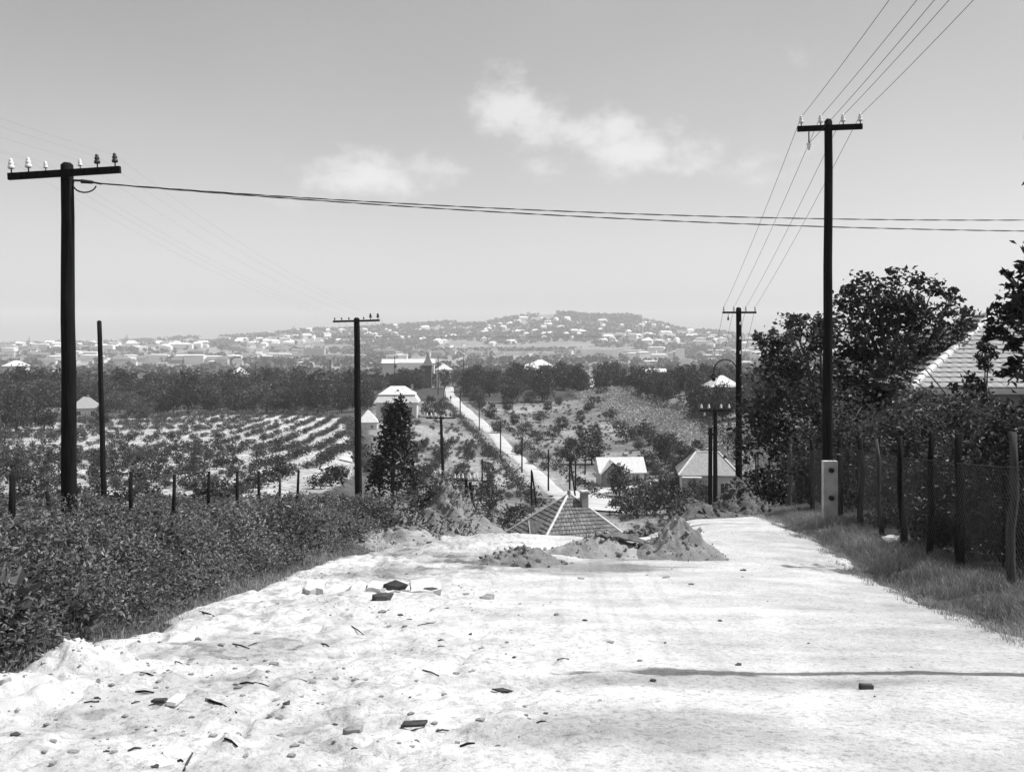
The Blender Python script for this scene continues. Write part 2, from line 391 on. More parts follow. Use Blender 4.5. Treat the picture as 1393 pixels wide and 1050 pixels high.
# ------------------------------------------------------------------ foliage
def leaves(C, size, aspect=.55, up=.35, fold=.18, r=rng):
    """C (n,3) leaf centres -> folded kite leaves, 2 tris each"""
    n = len(C); d = r.normal(size=(n,3)); d[:,2] *= .7; d /= np.linalg.norm(d, axis=1)[:,None]
    q = r.normal(size=(n,3)); q[:,2] += up*2; s = np.cross(d, q); s /= np.linalg.norm(s, axis=1)[:,None]+1e-9
    nn = np.cross(s, d); sz = size*(.6+.8*r.random((n,1)))
    a = C-d*sz*.5; b = C+d*sz*.5; l = C+s*sz*aspect*.5+nn*sz*fold; rr = C-s*sz*aspect*.5+nn*sz*fold
    V = np.stack([a, rr, b, l], 1).reshape(-1,3); i = np.arange(n)*4
    Fc = np.concatenate([np.stack([i,i+1,i+2],1), np.stack([i,i+2,i+3],1)], 0)
    return V, Fc
def clumpy(n_cl, per, rad, clr, hollow=.5, r=rng, flat=1.0):
    """points in clumps through an ellipsoid shell, centred on 0"""
    d = r.normal(size=(n_cl,3)); d /= np.linalg.norm(d, axis=1)[:,None]
    k = (hollow+(1-hollow)*r.random((n_cl,1))**.6)*(.75+.4*r.random((n_cl,1)))
    c = d*k*np.array(rad); c[:,2] = np.where(c[:,2] < -.6*rad[2], -.6*rad[2], c[:,2])
    P = c[:,None,:]+r.normal(size=(n_cl,per,3))*clr*(.6+.8*r.random((n_cl,1,1)))*np.array([1,1,.8*flat])
    return P.reshape(-1,3), c
def join(parts):
    V = []; Fc = []; o = 0
    for v, f in parts: V.append(v); Fc.append(np.asarray(f)+o); o += len(v)
    return np.concatenate(V), np.concatenate(Fc)
def trunk_mesh(name, h, r, limbs, m='bark', lean=(0,0), n=7):
    mb = MB(); mb.tube([(0,0,-.25),(lean[0]*.4,lean[1]*.4,h*.5),(lean[0],lean[1],h)], [r*1.25,r*.85,r*.55], n)
    for (x,y,z) in limbs:
        b = Vector((lean[0]*.8,lean[1]*.8,h*(.55+.4*random.random()))); e = Vector((x,y,z))
        mb.tube([b, b.lerp(e,.5)+Vector((0,0,-.06*(e-b).length)), e], [r*.5,r*.33,r*.12], 5)
    return mb.mesh(name, m, True)
def tree_proto(kind, rx, rzz, h_tr, n_cl, per, leaf, m, clr=.35, trunk_r=.12, limbs=5, hollow=.45, seed=1):
    r = np.random.default_rng(seed); P, c = clumpy(n_cl, per, (rx, rx*.95, rzz), clr, hollow, r)
    P[:,2] += h_tr+rzz*.75
    V, Fc = leaves(P, leaf, r=r)
    cr = mkmesh('crown', V, Fc, [m])
    lm = [(c[i][0]*.8, c[i][1]*.8, c[i][2]+h_tr+rzz*.75) for i in r.integers(0, n_cl, limbs)]
    return (cr, trunk_mesh('trunk', h_tr+rzz*.35, trunk_r, lm))
def place(proto, name, label, cat, X, Y, s=1.0, group=None, rot=None, z=None, sz=None):
    zz = float(gz(X, Y)) if z is None else z
    e = thing(name, label, cat, (X, Y, zz), random.uniform(0, 6.28) if rot is None else rot, group)
    e.scale = (s, s, s if sz is None else sz)
    mkobj('crown', proto[0], e); mkobj('trunk', proto[1], e)
    return e
# mid-distance protos (unit sizes in metres)
T_MID = [tree_proto('t', 2.6, 2.6, .8, 80, 20, .42, 'leaf_mid', .45, .16, 5, .5, s) for s in (1,2)] + \
        [tree_proto('t', 2.4, 3.2, .7, 80, 20, .42, 'leaf_dark', .45, .16, 5, .5, s) for s in (3,4,5)] + \
        [tree_proto('t', 2.8, 2.2, .7, 74, 20, .4, 'leaf_pale', .45, .15, 5, .5, 6)]
SHRUB = [tree_proto('s', 1.0, .75, .2, 26, 14, .24, m, .22, .05, 3, .35, s) for m, s in (('leaf_mid',11),('leaf_mid',12),('leaf_dark',13),('leaf_pale',14))]
def merged(protos, places, name, label, cat, mats):
    """many plants as one mesh (stuff)"""
    Vs = []; Fs = []; Ms = []; o = 0
    cache = []
    for p in protos:
        me = p[0]; v = np.zeros(len(me.vertices)*3, np.float32); me.vertices.foreach_get('co', v)
        f = np.zeros(len(me.loops), np.int32); me.loops.foreach_get('vertex_index', f); cache.append((v.reshape(-1,3), f.reshape(-1,3)))
    for (k, X, Y, s, rot) in places:
        v, f = cache[k]; c, q = math.cos(rot)*s, math.sin(rot)*s
        vv = np.empty_like(v); vv[:,0] = v[:,0]*c-v[:,1]*q+X; vv[:,1] = v[:,0]*q+v[:,1]*c+Y; vv[:,2] = v[:,2]*s*.85+float(gz(X,Y))
        Vs.append(vv); Fs.append(f+o); Ms.append(np.full(len(f), k)); o += len(v)
    o_ = mkobj(name, mkmesh(name, np.concatenate(Vs), np.concatenate(Fs), mats, np.concatenate(Ms)))
    return tag(o_, label, cat, None, 'stuff')

# --- orchard field on the left: rows of shrubs along (-.084,1)
spots = []
for ri in range(-40, 8):
    for k in range(0, 90):
        Y = 45+k*3.6+random.uniform(-.7,.7); X = -20+ri*3.5-.084*(Y-50)+random.uniform(-.35,.35)
        px = CX+F*X/Y
        if px < -60 or px > 505 or random.random() < .2: continue
        if not bool(inpoly(np.array([X]), np.array([Y]), LFIELD)[0]): continue
        spots.append((X, Y, px))
spots.sort(key=lambda p: p[1])
rest = []
for i, (X, Y, px) in enumerate(spots):
    s = random.uniform(.5, .9)
    if i < 290: place(SHRUB[random.randrange(3)], 'orchard_shrub', 'leafy fruit shrub standing in the rows of the orchard field', 'shrub', X, Y, s, 'fruit shrubs in rows in the field', sz=s*.85)
    else: rest.append((random.randrange(3), X, Y, s, random.uniform(0,6.28)))
merged(SHRUB, rest, 'distant_shrubs', 'far rows of leafy shrubs in the orchard field', 'shrubs', ['leaf_mid','leaf_mid','leaf_dark','leaf_pale'])
# undergrowth scattered over the near left field and the gardens
gr = []
for _ in range(260):
    Y = random.uniform(46, 130)**1.0; px = random.uniform(-60, 330); X = (px-CX)/F*Y
    gr.append((random.choice((0,1,3)), X, Y, random.uniform(.15,.42), random.uniform(0,6.28)))
for _ in range(1900):
    px = random.uniform(505, 1010); Y = random.uniform(80, 330); X = (px-CX)/F*Y
    if bool(inpoly(np.array([X]), np.array([Y]), CORN)[0]): continue
    if min(math.hypot(X-a[0], Y-a[1]) for a in LANE+TR1+TR2) < 5 or px < 560 and Y > 200: continue
    j = np.argmin([abs(Y-a[1]) for a in LANE]); lx = float(np.interp(Y, [a[1] for a in LANE], [a[0] for a in LANE]))
    if abs(X-lx) < 3.2: continue
    gr.append((random.choice((0,1,3,3)), X, Y, random.uniform(.12,.55), random.uniform(0,6.28)))
merged(SHRUB, gr, 'undergrowth', 'low scrub and weeds scattered over the fields', 'undergrowth', ['leaf_mid','leaf_mid','leaf_dark','leaf_pale'])
# --- garden rows between field and lane (x 560-740)
for ri in range(5):
    for k in range(26):
        Y = 92+k*4.2+random.uniform(-.6,.6); X = -15.5+ri*3.4-.02*(Y-92)+random.uniform(-.3,.3); px = CX+F*X/Y
        lx = float(np.interp(Y, [a[1] for a in LANE], [a[0] for a in LANE]))
        if X > lx-5 or random.random() < .25 or px < 560: continue
        place(SHRUB[random.randrange(3)], 'garden_bush', 'round bush in the garden rows beside the dirt lane', 'bush', X, Y, random.uniform(.55,1.05), 'bushes in the garden rows by the lane')
# --- hedges both sides of the lane (continuous masses)
def hedge(name, label, pts, wd, ht, dens, m='leaf_mid', leaf=.35):
    P = [Vector(p) for p in pts]; C = []
    for i in range(len(P)-1):
        L = (P[i+1]-P[i]).length; n = int(L*dens); t = (P[i+1]-P[i])/L; nn = Vector((-t.y, t.x))
        for _ in range(n):
            q = P[i]+t*random.uniform(0, L)+nn*random.gauss(0, wd*.4); hh = ht*(.8+1.2*float(vn(q.x*.25, q.y*.25, 77)))
            C.append((q.x, q.y, float(gz(q.x, q.y))+random.uniform(.02, 1)*max(hh,.2)))
    V, Fc = leaves(np.array(C), leaf)
    return tag(mkobj(name, mkmesh(name, V, Fc, [m])), label, 'hedge')
lx = [a[0] for a in LANE]; ly = [a[1] for a in LANE]
hedge('hedge', 'dark low hedge along the lane on the orchard side', [(x-3.9, y) for x, y in LANE[:8]], 1.4, .9, 20)
hedge('hedge', 'ragged hedge along the lane on the cornfield side', [(x+4.6, y) for x, y in LANE[1:9]], 1.6, .8, 12)
hedge('hedge', 'dark clipped hedge bounding the top edge of the cornfield', [hit(*p) for p in [(845,533),(900,559),(960,587),(1010,616)]], 2.0, 2.6, 40, 'leaf_dark')
hedge('hedge', 'hedge line along the far edge of the orchard field', [hit(*p) for p in [(-30,578),(120,573),(330,562),(462,566)]], 3.0, 2.4, 22, 'leaf_mid', .5)
hedge('hedge', 'grassy boundary between orchard field and cypress', [hit(*p,60) for p in [(505,650),(486,610),(474,572)]], 1.6, 1.3, 26)
# --- tree belt beyond the fields
GB = 'trees of the belt beyond the orchard field'; GR_ = 'trees of the belt beyond the cornfield'; GC = 'trees between the houses at the end of the lane'
KT = [('mid-grey rounded tree','mid-grey rounded'),('loose mid-grey tree','loose mid-grey'),('tall dark tree','tall dark'),('dark full-crowned tree','dark full-crowned'),('dark uneven tree','dark uneven'),('pale spreading tree','pale spreading')]
def scatter(n, fpx, fY, ok, lab, grp, ks, s0, s1, mind=3.6):
    got = []; t = 0
    while len(got) < n and t < n*60:
        t += 1; Y = random.uniform(*fY); px = random.uniform(*fpx); X = (px-CX)/F*Y
        if not ok(px, Y, X): continue
        if any((X-a)**2+(Y-b)**2 < mind**2 for a, b in got): continue
        kk = random.choice(ks); w1, w2 = KT[kk]; got.append((X, Y)); place(T_MID[kk], 'belt_tree', w1+' '+lab, 'tree', X, Y, random.uniform(s0, s1), w2+' '+grp, sz=None)
HOUSES_KEEP = [(-92,268,12),(-98,255,9),(-26,250,11),(-27,213,7),(43.5,230,8)]
def clear(px, Y, X):
    return all(math.hypot(X-a, Y-b) > c for a, b, c in HOUSES_KEEP) and not any(abs(X-a) < c*.8+abs(b-Y)*.02 and b-26 < Y < b for a, b, c in HOUSES_KEEP)
scatter(150, (-80, 490), (268, 420), lambda px,Y,X: clear(px,Y,X), 'in the belt beyond the orchard field', GB, (0,0,1,1,2,3,4,5,5), .95, 1.85)
scatter(60, (850, 1120), (205, 400), lambda px,Y,X: clear(px,Y,X) and 450+F*float(dbase(X,Y))/Y < 534+(px-845)*.47 and not bool(inpoly(np.array([X]),np.array([Y]),CORN)[0]) and Y > 330-(px-845)*.95,
        'in the belt beyond the cornfield', GR_, (0,1,2,3,4,5), .8, 1.45)
scatter(44, (636, 850), (325, 440), lambda px,Y,X: Y > 345 or px < 745, 'at the far end of the lane', GC, (0,2,3,4), .95, 1.6)
scatter(18, (490, 600), (330, 440), lambda px,Y,X: (px < 580 or Y > 400) and (px<505 or Y>385), 'behind the pale cross lane', GC+' left', (0,2,3), .8, 1.1)
# trees right of the lane in the meadow
def at_px(px, py, s, k, name, label, cat='tree', group=None, Ymin=70, sz=None):
    X, Y = hit(px, py, Ymin); return place(T_MID[k] if cat == 'tree' else SHRUB[k], name, label, cat, X, Y, s, group, sz=sz)
GM = 'small trees scattered on the meadow right of the lane'
for px, py, s in [(655,555,.7),(668,570,.8),(690,560,.9),(700,578,.7),(676,590,.7),(715,590,.8),(735,575,.9),(730,603,.7),(752,598,.8),(765,585,.9),(745,560,.8),
                  (775,612,.7),(790,575,.7),(720,548,.9),(760,552,.8),(800,560,.6),(705,620,.5),(725,632,.45),(740,640,.4),(790,598,.6),(812,600,.7),(765,625,.55)]:
    at_px(px, py, s*random.uniform(.62,.8), random.choice((0,1,2,3,5)), 'meadow_tree', 'small bushy tree on the meadow beside the lane', 'tree', GM)
at_px(805,632,.85,2,'fruit_tree','dark spreading tree beside the white cottage gable','tree')
at_px(778,632,.62,3,'fruit_tree','smaller dark tree next to the spreading one by the cottage','tree')
at_px(843,676,.62,2,'round_tree','round dark tree standing in front of the white cottage','tree')
at_px(880,640,.6,0,'garden_tree','leafy tree between the white cottage and the hipped house','tree')
at_px(905,632,.7,2,'garden_tree','tall dark tree behind the hipped white-walled house','tree')
at_px(930,655,.5,3,'garden_tree','bushy tree against the left corner of the hipped house','tree')
for px, py, s in [(868,612,.4),(885,605,.45),(898,618,.45),(912,610,.5),(925,622,.45),(892,650,.42),(905,660,.42),(918,646,.45),(875,655,.35),(938,632,.4),(948,622,.4),(860,598,.35),(940,676,.5),(925,672,.5),(936,668,.55),(948,686,.45),(900,676,.4)]:
    at_px(px, py, s*random.uniform(.85,1.15), random.choice((0,1,2,3)), 'orchard_tree', 'small leafy tree in the gardens between the cottage and the hipped house', 'tree', 'small trees in the gardens by the cottage')
GG = 'dense garden shrubs below the road bank'
for px, py, s in [(862,690,1.5),(880,700,1.7),(897,692,1.6),(912,700,1.7),(905,680,1.5),(925,690,1.5),(888,676,1.4),(868,705,1.3),(845,702,1.2),(935,704,1.4),(872,668,1.2),(918,668,1.3),(955,700,1.2),(970,706,1.2),(838,690,.9),(700,712,1.1),(712,705,1.0),(690,716,.9)]:
    X, Y = hit(px, py, 75); place(SHRUB[random.choice((0,1,2))], 'garden_shrub', 'dense garden shrub below the road bank', 'shrub', X, Y, s*.95, GG)
GS = 'lone shrubs on the cornfield edge'
for px, py, s in [(808,555,1.6),(853,600,1.5),(873,596,1.6),(830,572,1.4),(842,588,1.3),(905,615,1.5),(820,540,1.5)]:
    X, Y = hit(px, py); place(SHRUB[random.choice((0,2))], 'lone_shrub', 'lone dark shrub at the lower edge of the cornfield', 'shrub', X, Y, s*1.3, GS)
# tree and shrubs round the white mansard house
for px, py, s, k, l in [(528,572,.8,2,'dark tree partly hiding the left front of the white mansard house'),(585,568,.95,3,'dense dark tree right of the white mansard house'),
                        (600,566,.8,2,'tree between the mansard house and the lane pole'),(500,556,1.0,4,'tall dark tree behind the small white hut'),(60,585,1.3,0,'broad pale-leaved tree left of the low grey-roofed house'),
                        (22,588,1.5,2,'big round tree at the edge of the orchard by the houses'),(140,580,.8,3,'dark tree in front of the white villa wall'),(190,572,1.35,5,'pale feathery tree at the edge of the orchard')]:
    X, Y = hit(px, py, 100); place(T_MID[k], 'house_tree', l, 'tree', X, Y, s*.8)
# cypress-like tall dark tree
def cone_tree():
    r = np.random.default_rng(5); P = []
    for i in range(170):
        t = r.random()**.75; zc = .35+t*5.3; rad = (1.55*(1-t)**.75+.14)*(.55+.5*r.random()); a = r.random()*6.28
        c = np.array([rad*math.cos(a)+.25*t, rad*math.sin(a), zc]); P.append(c+r.normal(size=(26,3))*np.array([.17,.17,.26]))
    V, Fc = leaves(np.concatenate(P), .22, r=r); e = thing('poplar', 'tall dark conical tree standing between two crossarm poles', 'tree', (-6.05,56,float(gz(-6.05,56))))
    mkobj('crown', mkmesh('crown', V, Fc, ['leaf_dark']), e); mkobj('trunk', trunk_mesh('trunk', 3.5, .13, []), e)
cone_tree()
# apple tree with forked trunk
def fork_tree():
    X, Y = hit(666, 702, 75); e = thing('apple_tree', 'small fruit tree with a forked bare trunk below the lane', 'tree', (X, Y, float(gz(X,Y))))
    mb = MB(); mb.tube([(0,0,-.2),(0,0,.6)],[.14,.11],6)
    tips = [(1.6,.2,3.0),(-1.3,-.2,2.0),(.1,.3,3.6),(-.5,.1,2.8),(.9,-.4,2.2)]
    for tp in tips: mb.tube([(0,0,.5),(tp[0]*.45,tp[1]*.5,tp[2]*.4+.2),tp],[.09,.06,.02],5)
    mb.obj('trunk','bark',e,True); r = np.random.default_rng(8)
    P = np.concatenate([np.array(t)+r.normal(size=(70,3))*.36 for t in tips]); V, Fc = leaves(P, .26, r=r); mkobj('crown', mkmesh('crown', V, Fc, ['leaf_dark']), e)
fork_tree()
# --- cornfield plants
C = []
xs = [p[0] for p in CORN]; ys_ = [p[1] for p in CORN]
gx = np.arange(min(xs), max(xs), .8); gy = np.arange(min(ys_), max(ys_), 1.0); GX, GY = np.meshgrid(gx, gy)
GX = (GX+rng.normal(size=GX.shape)*.12).ravel(); GY = (GY+rng.normal(size=GY.shape)*.3).ravel(); k = inpoly(GX, GY, CORN); GX = GX[k]; GY = GY[k]
hz = gz(GX, GY); C = np.concatenate([np.stack([GX+rng.normal(size=GX.shape)*.15, GY+rng.normal(size=GX.shape)*.15, hz+.25+.3*j+rng.random(GX.shape)*.3], -1) for j in range(4)])
V, Fc = leaves(C, .75, .35, .2); tag(mkobj('corn', mkmesh('corn', V, Fc, ['corn'])), 'even crop of corn filling the sloping field', 'crop', None, 'stuff')
# --- far woodland between the houses and over the hill
C = []
def farw(n, pxr, Yr, sz, ok, hm):
    px = rng.uniform(*pxr, n); Y = np.exp(rng.uniform(math.log(Yr[0]), math.log(Yr[1]), n)); X = (px-CX)/F*Y; k = ok(px, Y, X)
    X = X[k]; Y = Y[k]; z = gz(X, Y)
    for _ in range(6):
        C.append((np.stack([X+rng.normal(size=X.shape)*sz*.5, Y+rng.normal(size=X.shape)*sz*.5, z+hm*(.1+.8*rng.random(X.shape))], -1), sz))
farw(1500, (-150,1500), (440,700), 3.0, lambda p,Y,X: vn(X*.02, Y*.02, 3) > -.3, 7)
farw(2000, (-150,1500), (700,1500), 5.5, lambda p,Y,X: vn(X*.012, Y*.012, 5) > -.1, 6)
farw(2600, (-150,1500), (1500,2600), 8, lambda p,Y,X: vn(X*.008, Y*.008, 7) > .02, 9)
farw(4600, (300,1000), (2450,3850), 9, lambda p,Y,X: vn(X*.007, Y*.007, 8) > -.1, 9)
farw(1400, (-150,400), (2600,3900), 10, lambda p,Y,X: vn(X*.006, Y*.006, 8) > .05, 9)
farw(1400, (940,1500), (2600,3900), 10, lambda p,Y,X: vn(X*.006, Y*.006, 8) > .05, 9)
farw(500, (760,870), (3500,3900), 10, lambda p,Y,X: p > 0, 16)
J = [leaves(c, s*1.25, .8, .5) for c, s in C]; V, Fc = join(J)
tag(mkobj('far_woodland', mkmesh('far_woodland', V, Fc, ['far_leaf'])), 'hazy woodland and treetops spread through the town and over the far hill', 'woodland', None, 'stuff')

# ------------------------------------------------------------------ houses
def prism_roof(kind, w, d, h, oh, th=.12, ridge=None):
    """roof solid with eave at z=0; hip or gable (ridge along X)"""
    a, b = w/2+oh, d/2+oh; mb = MB()
    rl = (ridge if ridge is not None else max(0.0, w-d))/2 if kind == 'hip' else a
    top = [(-rl,0,h),(rl,0,h)]; base = [(-a,-b,0),(a,-b,0),(a,b,0),(-a,b,0)]; low = [(x,y,-th) for x,y,_ in base]
    v = base+top+low; f = [(0,1,5,4),(2,3,4,5),(1,2,5),(3,0,4),(6,9,8,7),(0,6,7,1),(1,7,8,2),(2,8,9,3),(3,9,6,0)]
    return mb.add(v, f)
def windows(e, wall, w, d, specs):
    for side, x, z, ww, hh in specs:   # side: 'f' front -Y, 'r' +X, 'l' -X
        mtx = {'f': Matrix.Translation((x,-d/2,z)), 'r': Matrix.Translation((w/2,x,z)) @ Matrix.Rotation(math.pi/2,4,'Z'), 'l': Matrix.Translation((-w/2,x,z)) @ Matrix.Rotation(-math.pi/2,4,'Z')}[side]
        fr = MB()
        for c, dd in [((0,-.03,hh/2),(ww+.16,.08,.08)),((0,-.03,-hh/2),(ww+.2,.12,.08)),((-ww/2,-.03,0),(.08,.08,hh-.08)),((ww/2,-.03,0),(.08,.08,hh-.08)),((0,-.02,0),(.05,.05,hh-.08))]: fr.box(c, dd, mtx)
        f = fr.obj('window', 'wall_white', e); MB().box((0,-.006,0),(ww-.06,.02,hh-.06),mtx).obj('pane','glass',f)
def house(name, label, X, Y, w, d, hw, kind, hr, rot, wallm, roofm, oh=.35, ridge=None, wins=(), chim=None, doors=(), z=None, base=1.0, caps=False):
    z0 = min(float(gz(X+a, Y+b)) for a in (-w/2,0,w/2) for b in (-d/2,0,d/2)) if z is None else z
    e = thing(name, label, 'house', (X, Y, z0), rot)
    wl = MB().box((0,0,(hw-base)/2),(w,d,hw+base))
    if kind == 'gable':
        wl.add([(-w/2,-d/2,hw),(-w/2,d/2,hw),(-w/2,0,hw+hr*.93),(w/2,-d/2,hw),(w/2,d/2,hw),(w/2,0,hw+hr*.93)], [(0,2,1),(3,4,5),(0,3,5,2),(1,2,5,4)])
    wl.obj('wall', wallm, e)
    rf = prism_roof(kind, w, d, hr, oh, ridge=ridge).obj('roof', roofm, e); rf.location = (0,0,hw+.13)
    if caps and kind == 'hip':
        a, b = w/2+oh, d/2+oh; rl = (ridge if ridge is not None else max(0,w-d))/2
        for x, y in ((-1,-1),(1,-1),(1,1),(-1,1)): MB().tube([(x*a,y*b,.02),(x*rl,0,hr+.02)], .1, 6).obj('hip_cap','ridge',rf)
        if rl > .2: MB().tube([(-rl,0,hr+.02),(rl,0,hr+.02)], .1, 6).obj('ridge_cap','ridge',rf)
    if chim:
        for (cx, cy, cz, cw, ch) in chim:
            c = MB().box((cx,cy,cz),(cw,cw,ch)).obj('chimney','brick',rf); MB().box((cx,cy,cz+ch/2+.04),(cw+.12,cw+.12,.08)).obj('chimney_cap','concrete',c) if False else None
            MB().box((cx,cy,cz+ch/2+.045),(cw+.12,cw+.12,.09)).obj('chimney_cap','concrete',rf)
    windows(e, None, w, d, wins)
    for (x, ww, hh) in doors:
        MB().box((x,-d/2-.02,hh/2),(ww,.06,hh)).obj('door','door',e)
    return e, rf
def tile_courses(name, A, B, T, course, m, parent, T2=None):
    """overlapping tile courses on a roof face A-B eave, T(-T2) ridge, as one part"""
    A, B, T = Vector(A), Vector(B), Vector(T); T2 = Vector(T2) if T2 else T
    nrm = (B-A).cross(T-A).normalized(); L = ((T+T2)/2-(A+B)/2).length; n = int(L/course); mb = MB()
    for i in range(n):
        t0, t1 = i/n, min(1,(i+1.25)/n); a0 = A.lerp(T,t0); b0 = B.lerp(T2,t0); a1 = A.lerp(T,t1); b1 = B.lerp(T2,t1); W = (b0-a0).length
        m_ = max(1, int(W/.24))
        for k in range(m_):
            g = .025; j = nrm*random.uniform(0,.012); l0 = a0.lerp(b0, k/m_)+ (b0-a0)/W*g; r0 = a0.lerp(b0,(k+1)/m_); l1 = a1.lerp(b1,k/m_)+(b0-a0)/W*g; r1 = a1.lerp(b1,(k+1)/m_)
            mb.add([l0+nrm*.07+j, r0+nrm*.07+j, r1+nrm*.02, l1+nrm*.02, l0+nrm*.012, r0+nrm*.012, ((l0+r0)/2+nrm*.085+j), ((l1+r1)/2+nrm*.03)], [(0,6,7,3),(6,1,2,7),(4,5,1,6,0),(0,3,4),(5,2,1)])
    o = mb.obj(name, m, parent); o['kind'] = 'stuff'; return o
# 1 hip house just below the road edge
def near_hip():
    Y = 70; X = (775-CX)/F*Y; zap = EZ-(674-HY)/F*Y; w = 9.0; hr = 4.2; hw = zap-hr-.13-float(gz(X,Y))
    e, rf = house('hip_roof_house', 'tiled hip-roofed house below the road edge, only its roof showing', X, Y, w, w, hw, 'hip', hr, R_(18.5), 'wall_white', 'tile_grey', .4, .3,
        wins=[('f',-2.4,1.4,1.1,1.2),('f',2.4,1.4,1.1,1.2),('l',0,1.4,1.1,1.2)], doors=[(0,1,2)], z=float(gz(X,Y)), caps=True)
    a = w/2+.4
    tile_courses('roof_tiles',(-a,-a,0),(a,-a,0),(-.15,0,hr),.30,'tile_grey',rf,(.15,0,hr))
    tile_courses('roof_tiles',(-a,a,0),(-a,-a,0),(-.15,0,hr),.30,'tile_grey',rf)
    tile_courses('roof_tiles',(a,-a,0),(a,a,0),(.15,0,hr),.30,'tile_grey',rf)
    MB().box((.7,-.7,hr-.35),(.42,.42,1.3)).obj('chimney','brick',rf); MB().box((.7,-.7,hr+.34),(.56,.56,.1)).obj('chimney_cap','concrete',rf)
    MB().tube([(-.05,0,hr-.1),(-.05,0,hr+.35)],.12,8).obj('finial','brick',rf)
    # small vent dormer on the left face
    t = .5; c = Vector((-a*(1-t)-.1, -.6, hr*t)); m = Matrix.Translation(c) @ Matrix.Rotation(-math.pi/2,4,'Z')
    mb = MB(); mb.add([m@Vector(p) for p in [(-.28,-.4,0),(.28,-.4,0),(0,-.4,.75),(-.28,.4,.1),(.28,.4,.1),(0,.5,.75)]],[(0,3,5,2),(1,2,5,4)]); dm = mb.obj('dormer_roof','tile_grey',rf); MB().tube([m@Vector((.28,-.43,0)),m@Vector((0,-.43,.77))],.04,5).obj('bargeboard','ridge',rf)
    mb = MB(); mb.add([m@Vector(p) for p in [(-.24,-.35,0),(.24,-.35,0),(0,-.35,.68)]],[(0,1,2)]); mb.obj('dormer_opening','door',rf)
near_hip()
# 2 white cottage with front gable
def cottage():
    Y = 145.0; X = (843-CX)/F*Y; z0 = float(gz(X,Y-2)); hr = 1.75; hw = EZ-(640-HY)/F*Y-z0-.1
    e, rf = house('cottage', 'small white cottage with bright roof and a front gable', X, Y, 5.6, 4.6, hw, 'gable', hr, R_(4), 'wall_white', 'tile_pale', .35, z=z0,
        wins=[('f',1.7,hw*.55,.8,.9)], chim=[(.9,.5,1.75,.4,.7)])
    g = MB(); gw = 2.6; y0 = -3.2
    g.box((-1.4,-2.75,(hw-1)/2),(gw,.9,hw+1)); g.add([(-1.4-gw/2,-3.2,hw),(-1.4+gw/2,-3.2,hw),(-1.4,-3.2,hw+1.3),(-1.4-gw/2,-2.3,hw),(-1.4+gw/2,-2.3,hw),(-1.4,-2.3,hw+1.3)],[(0,1,2),(3,5,4),(0,2,5,3),(1,4,5,2)])
    g.obj('front_gable','wall_grey',e)
    for s in (-1,1):
        q = MB(); o = Vector((-1.4,-3.45,hw+1.55)); a = Vector((-1.4+s*(gw/2+.35),-3.45,hw-.12)); d = Vector((0,3.0,0)); up = Vector((0,0,.12))
        q.add([o,a,a+d,o+d,o+up,a+up,a+d+up,o+d+up],[(0,1,2,3),(4,7,6,5),(0,4,5,1),(1,5,6,2),(2,6,7,3),(3,7,4,0)]); q.obj('gable_roof','tile_pale',rf if False else e)
    f = MB().box((-1.4,-3.22,hw*.5),(.9,.05,1.0)).obj('window','wall_white',e); MB().box((-1.4,-3.25,hw*.5),(.75,.03,.85)).obj('pane','glass',f)
    MB().box((-1.4,-3.23,hw+.5),(.35,.05,.4)).obj('attic_vent','door',e)
cottage()
# 3 hipped house with porch
def porch_house():
    Y = 118.0; X = (962-CX)/F*Y; z0 = float(gz(X,Y)); hr = 2.1; hw = EZ-(642-HY)/F*Y-z0-.1
    e, rf = house('porch_house', 'white-walled hipped house with porch pillars behind the soil bank', X, Y, 5.6, 5.4, hw, 'hip', hr, R_(-6), 'wall_white', 'tile_mid', .4, 2.4, z=z0,
        wins=[('f',1.6,hw*.55,.9,1.1)], doors=[(-.4,.9,1.9)], chim=[(.2,.6,1.9,.4,.9)], caps=True)
    for x in (-2.4,-1.2): MB().box((x,-3.3,(hw-.4)/2),(.28,.28,hw+.3)).obj('porch_pillar','wall_white',e)
    MB().box((-1.8,-3.2,hw-.1),(2.0,.9,.16)).obj('porch_beam','wall_white',e)
porch_house()
X, Y = hit(962, 682, 60); zz = float(gz(X,Y))
tag(MB().add([(-1.6,0,-.6),(1.6,0,-.6),(1.6,0,1.5),(-1.6,0,.25),(-1.6,.3,-.6),(1.6,.3,-.6),(1.6,.3,1.5),(-1.6,.3,.25)],[(0,1,2,3),(4,7,6,5),(3,2,6,7),(0,3,7,4),(1,5,6,2),(0,4,5,1)]).obj('garden_wall','wall_white'),
    'whitewashed sloping garden wall in front of the porch house','wall').location = (X, Y, zz)
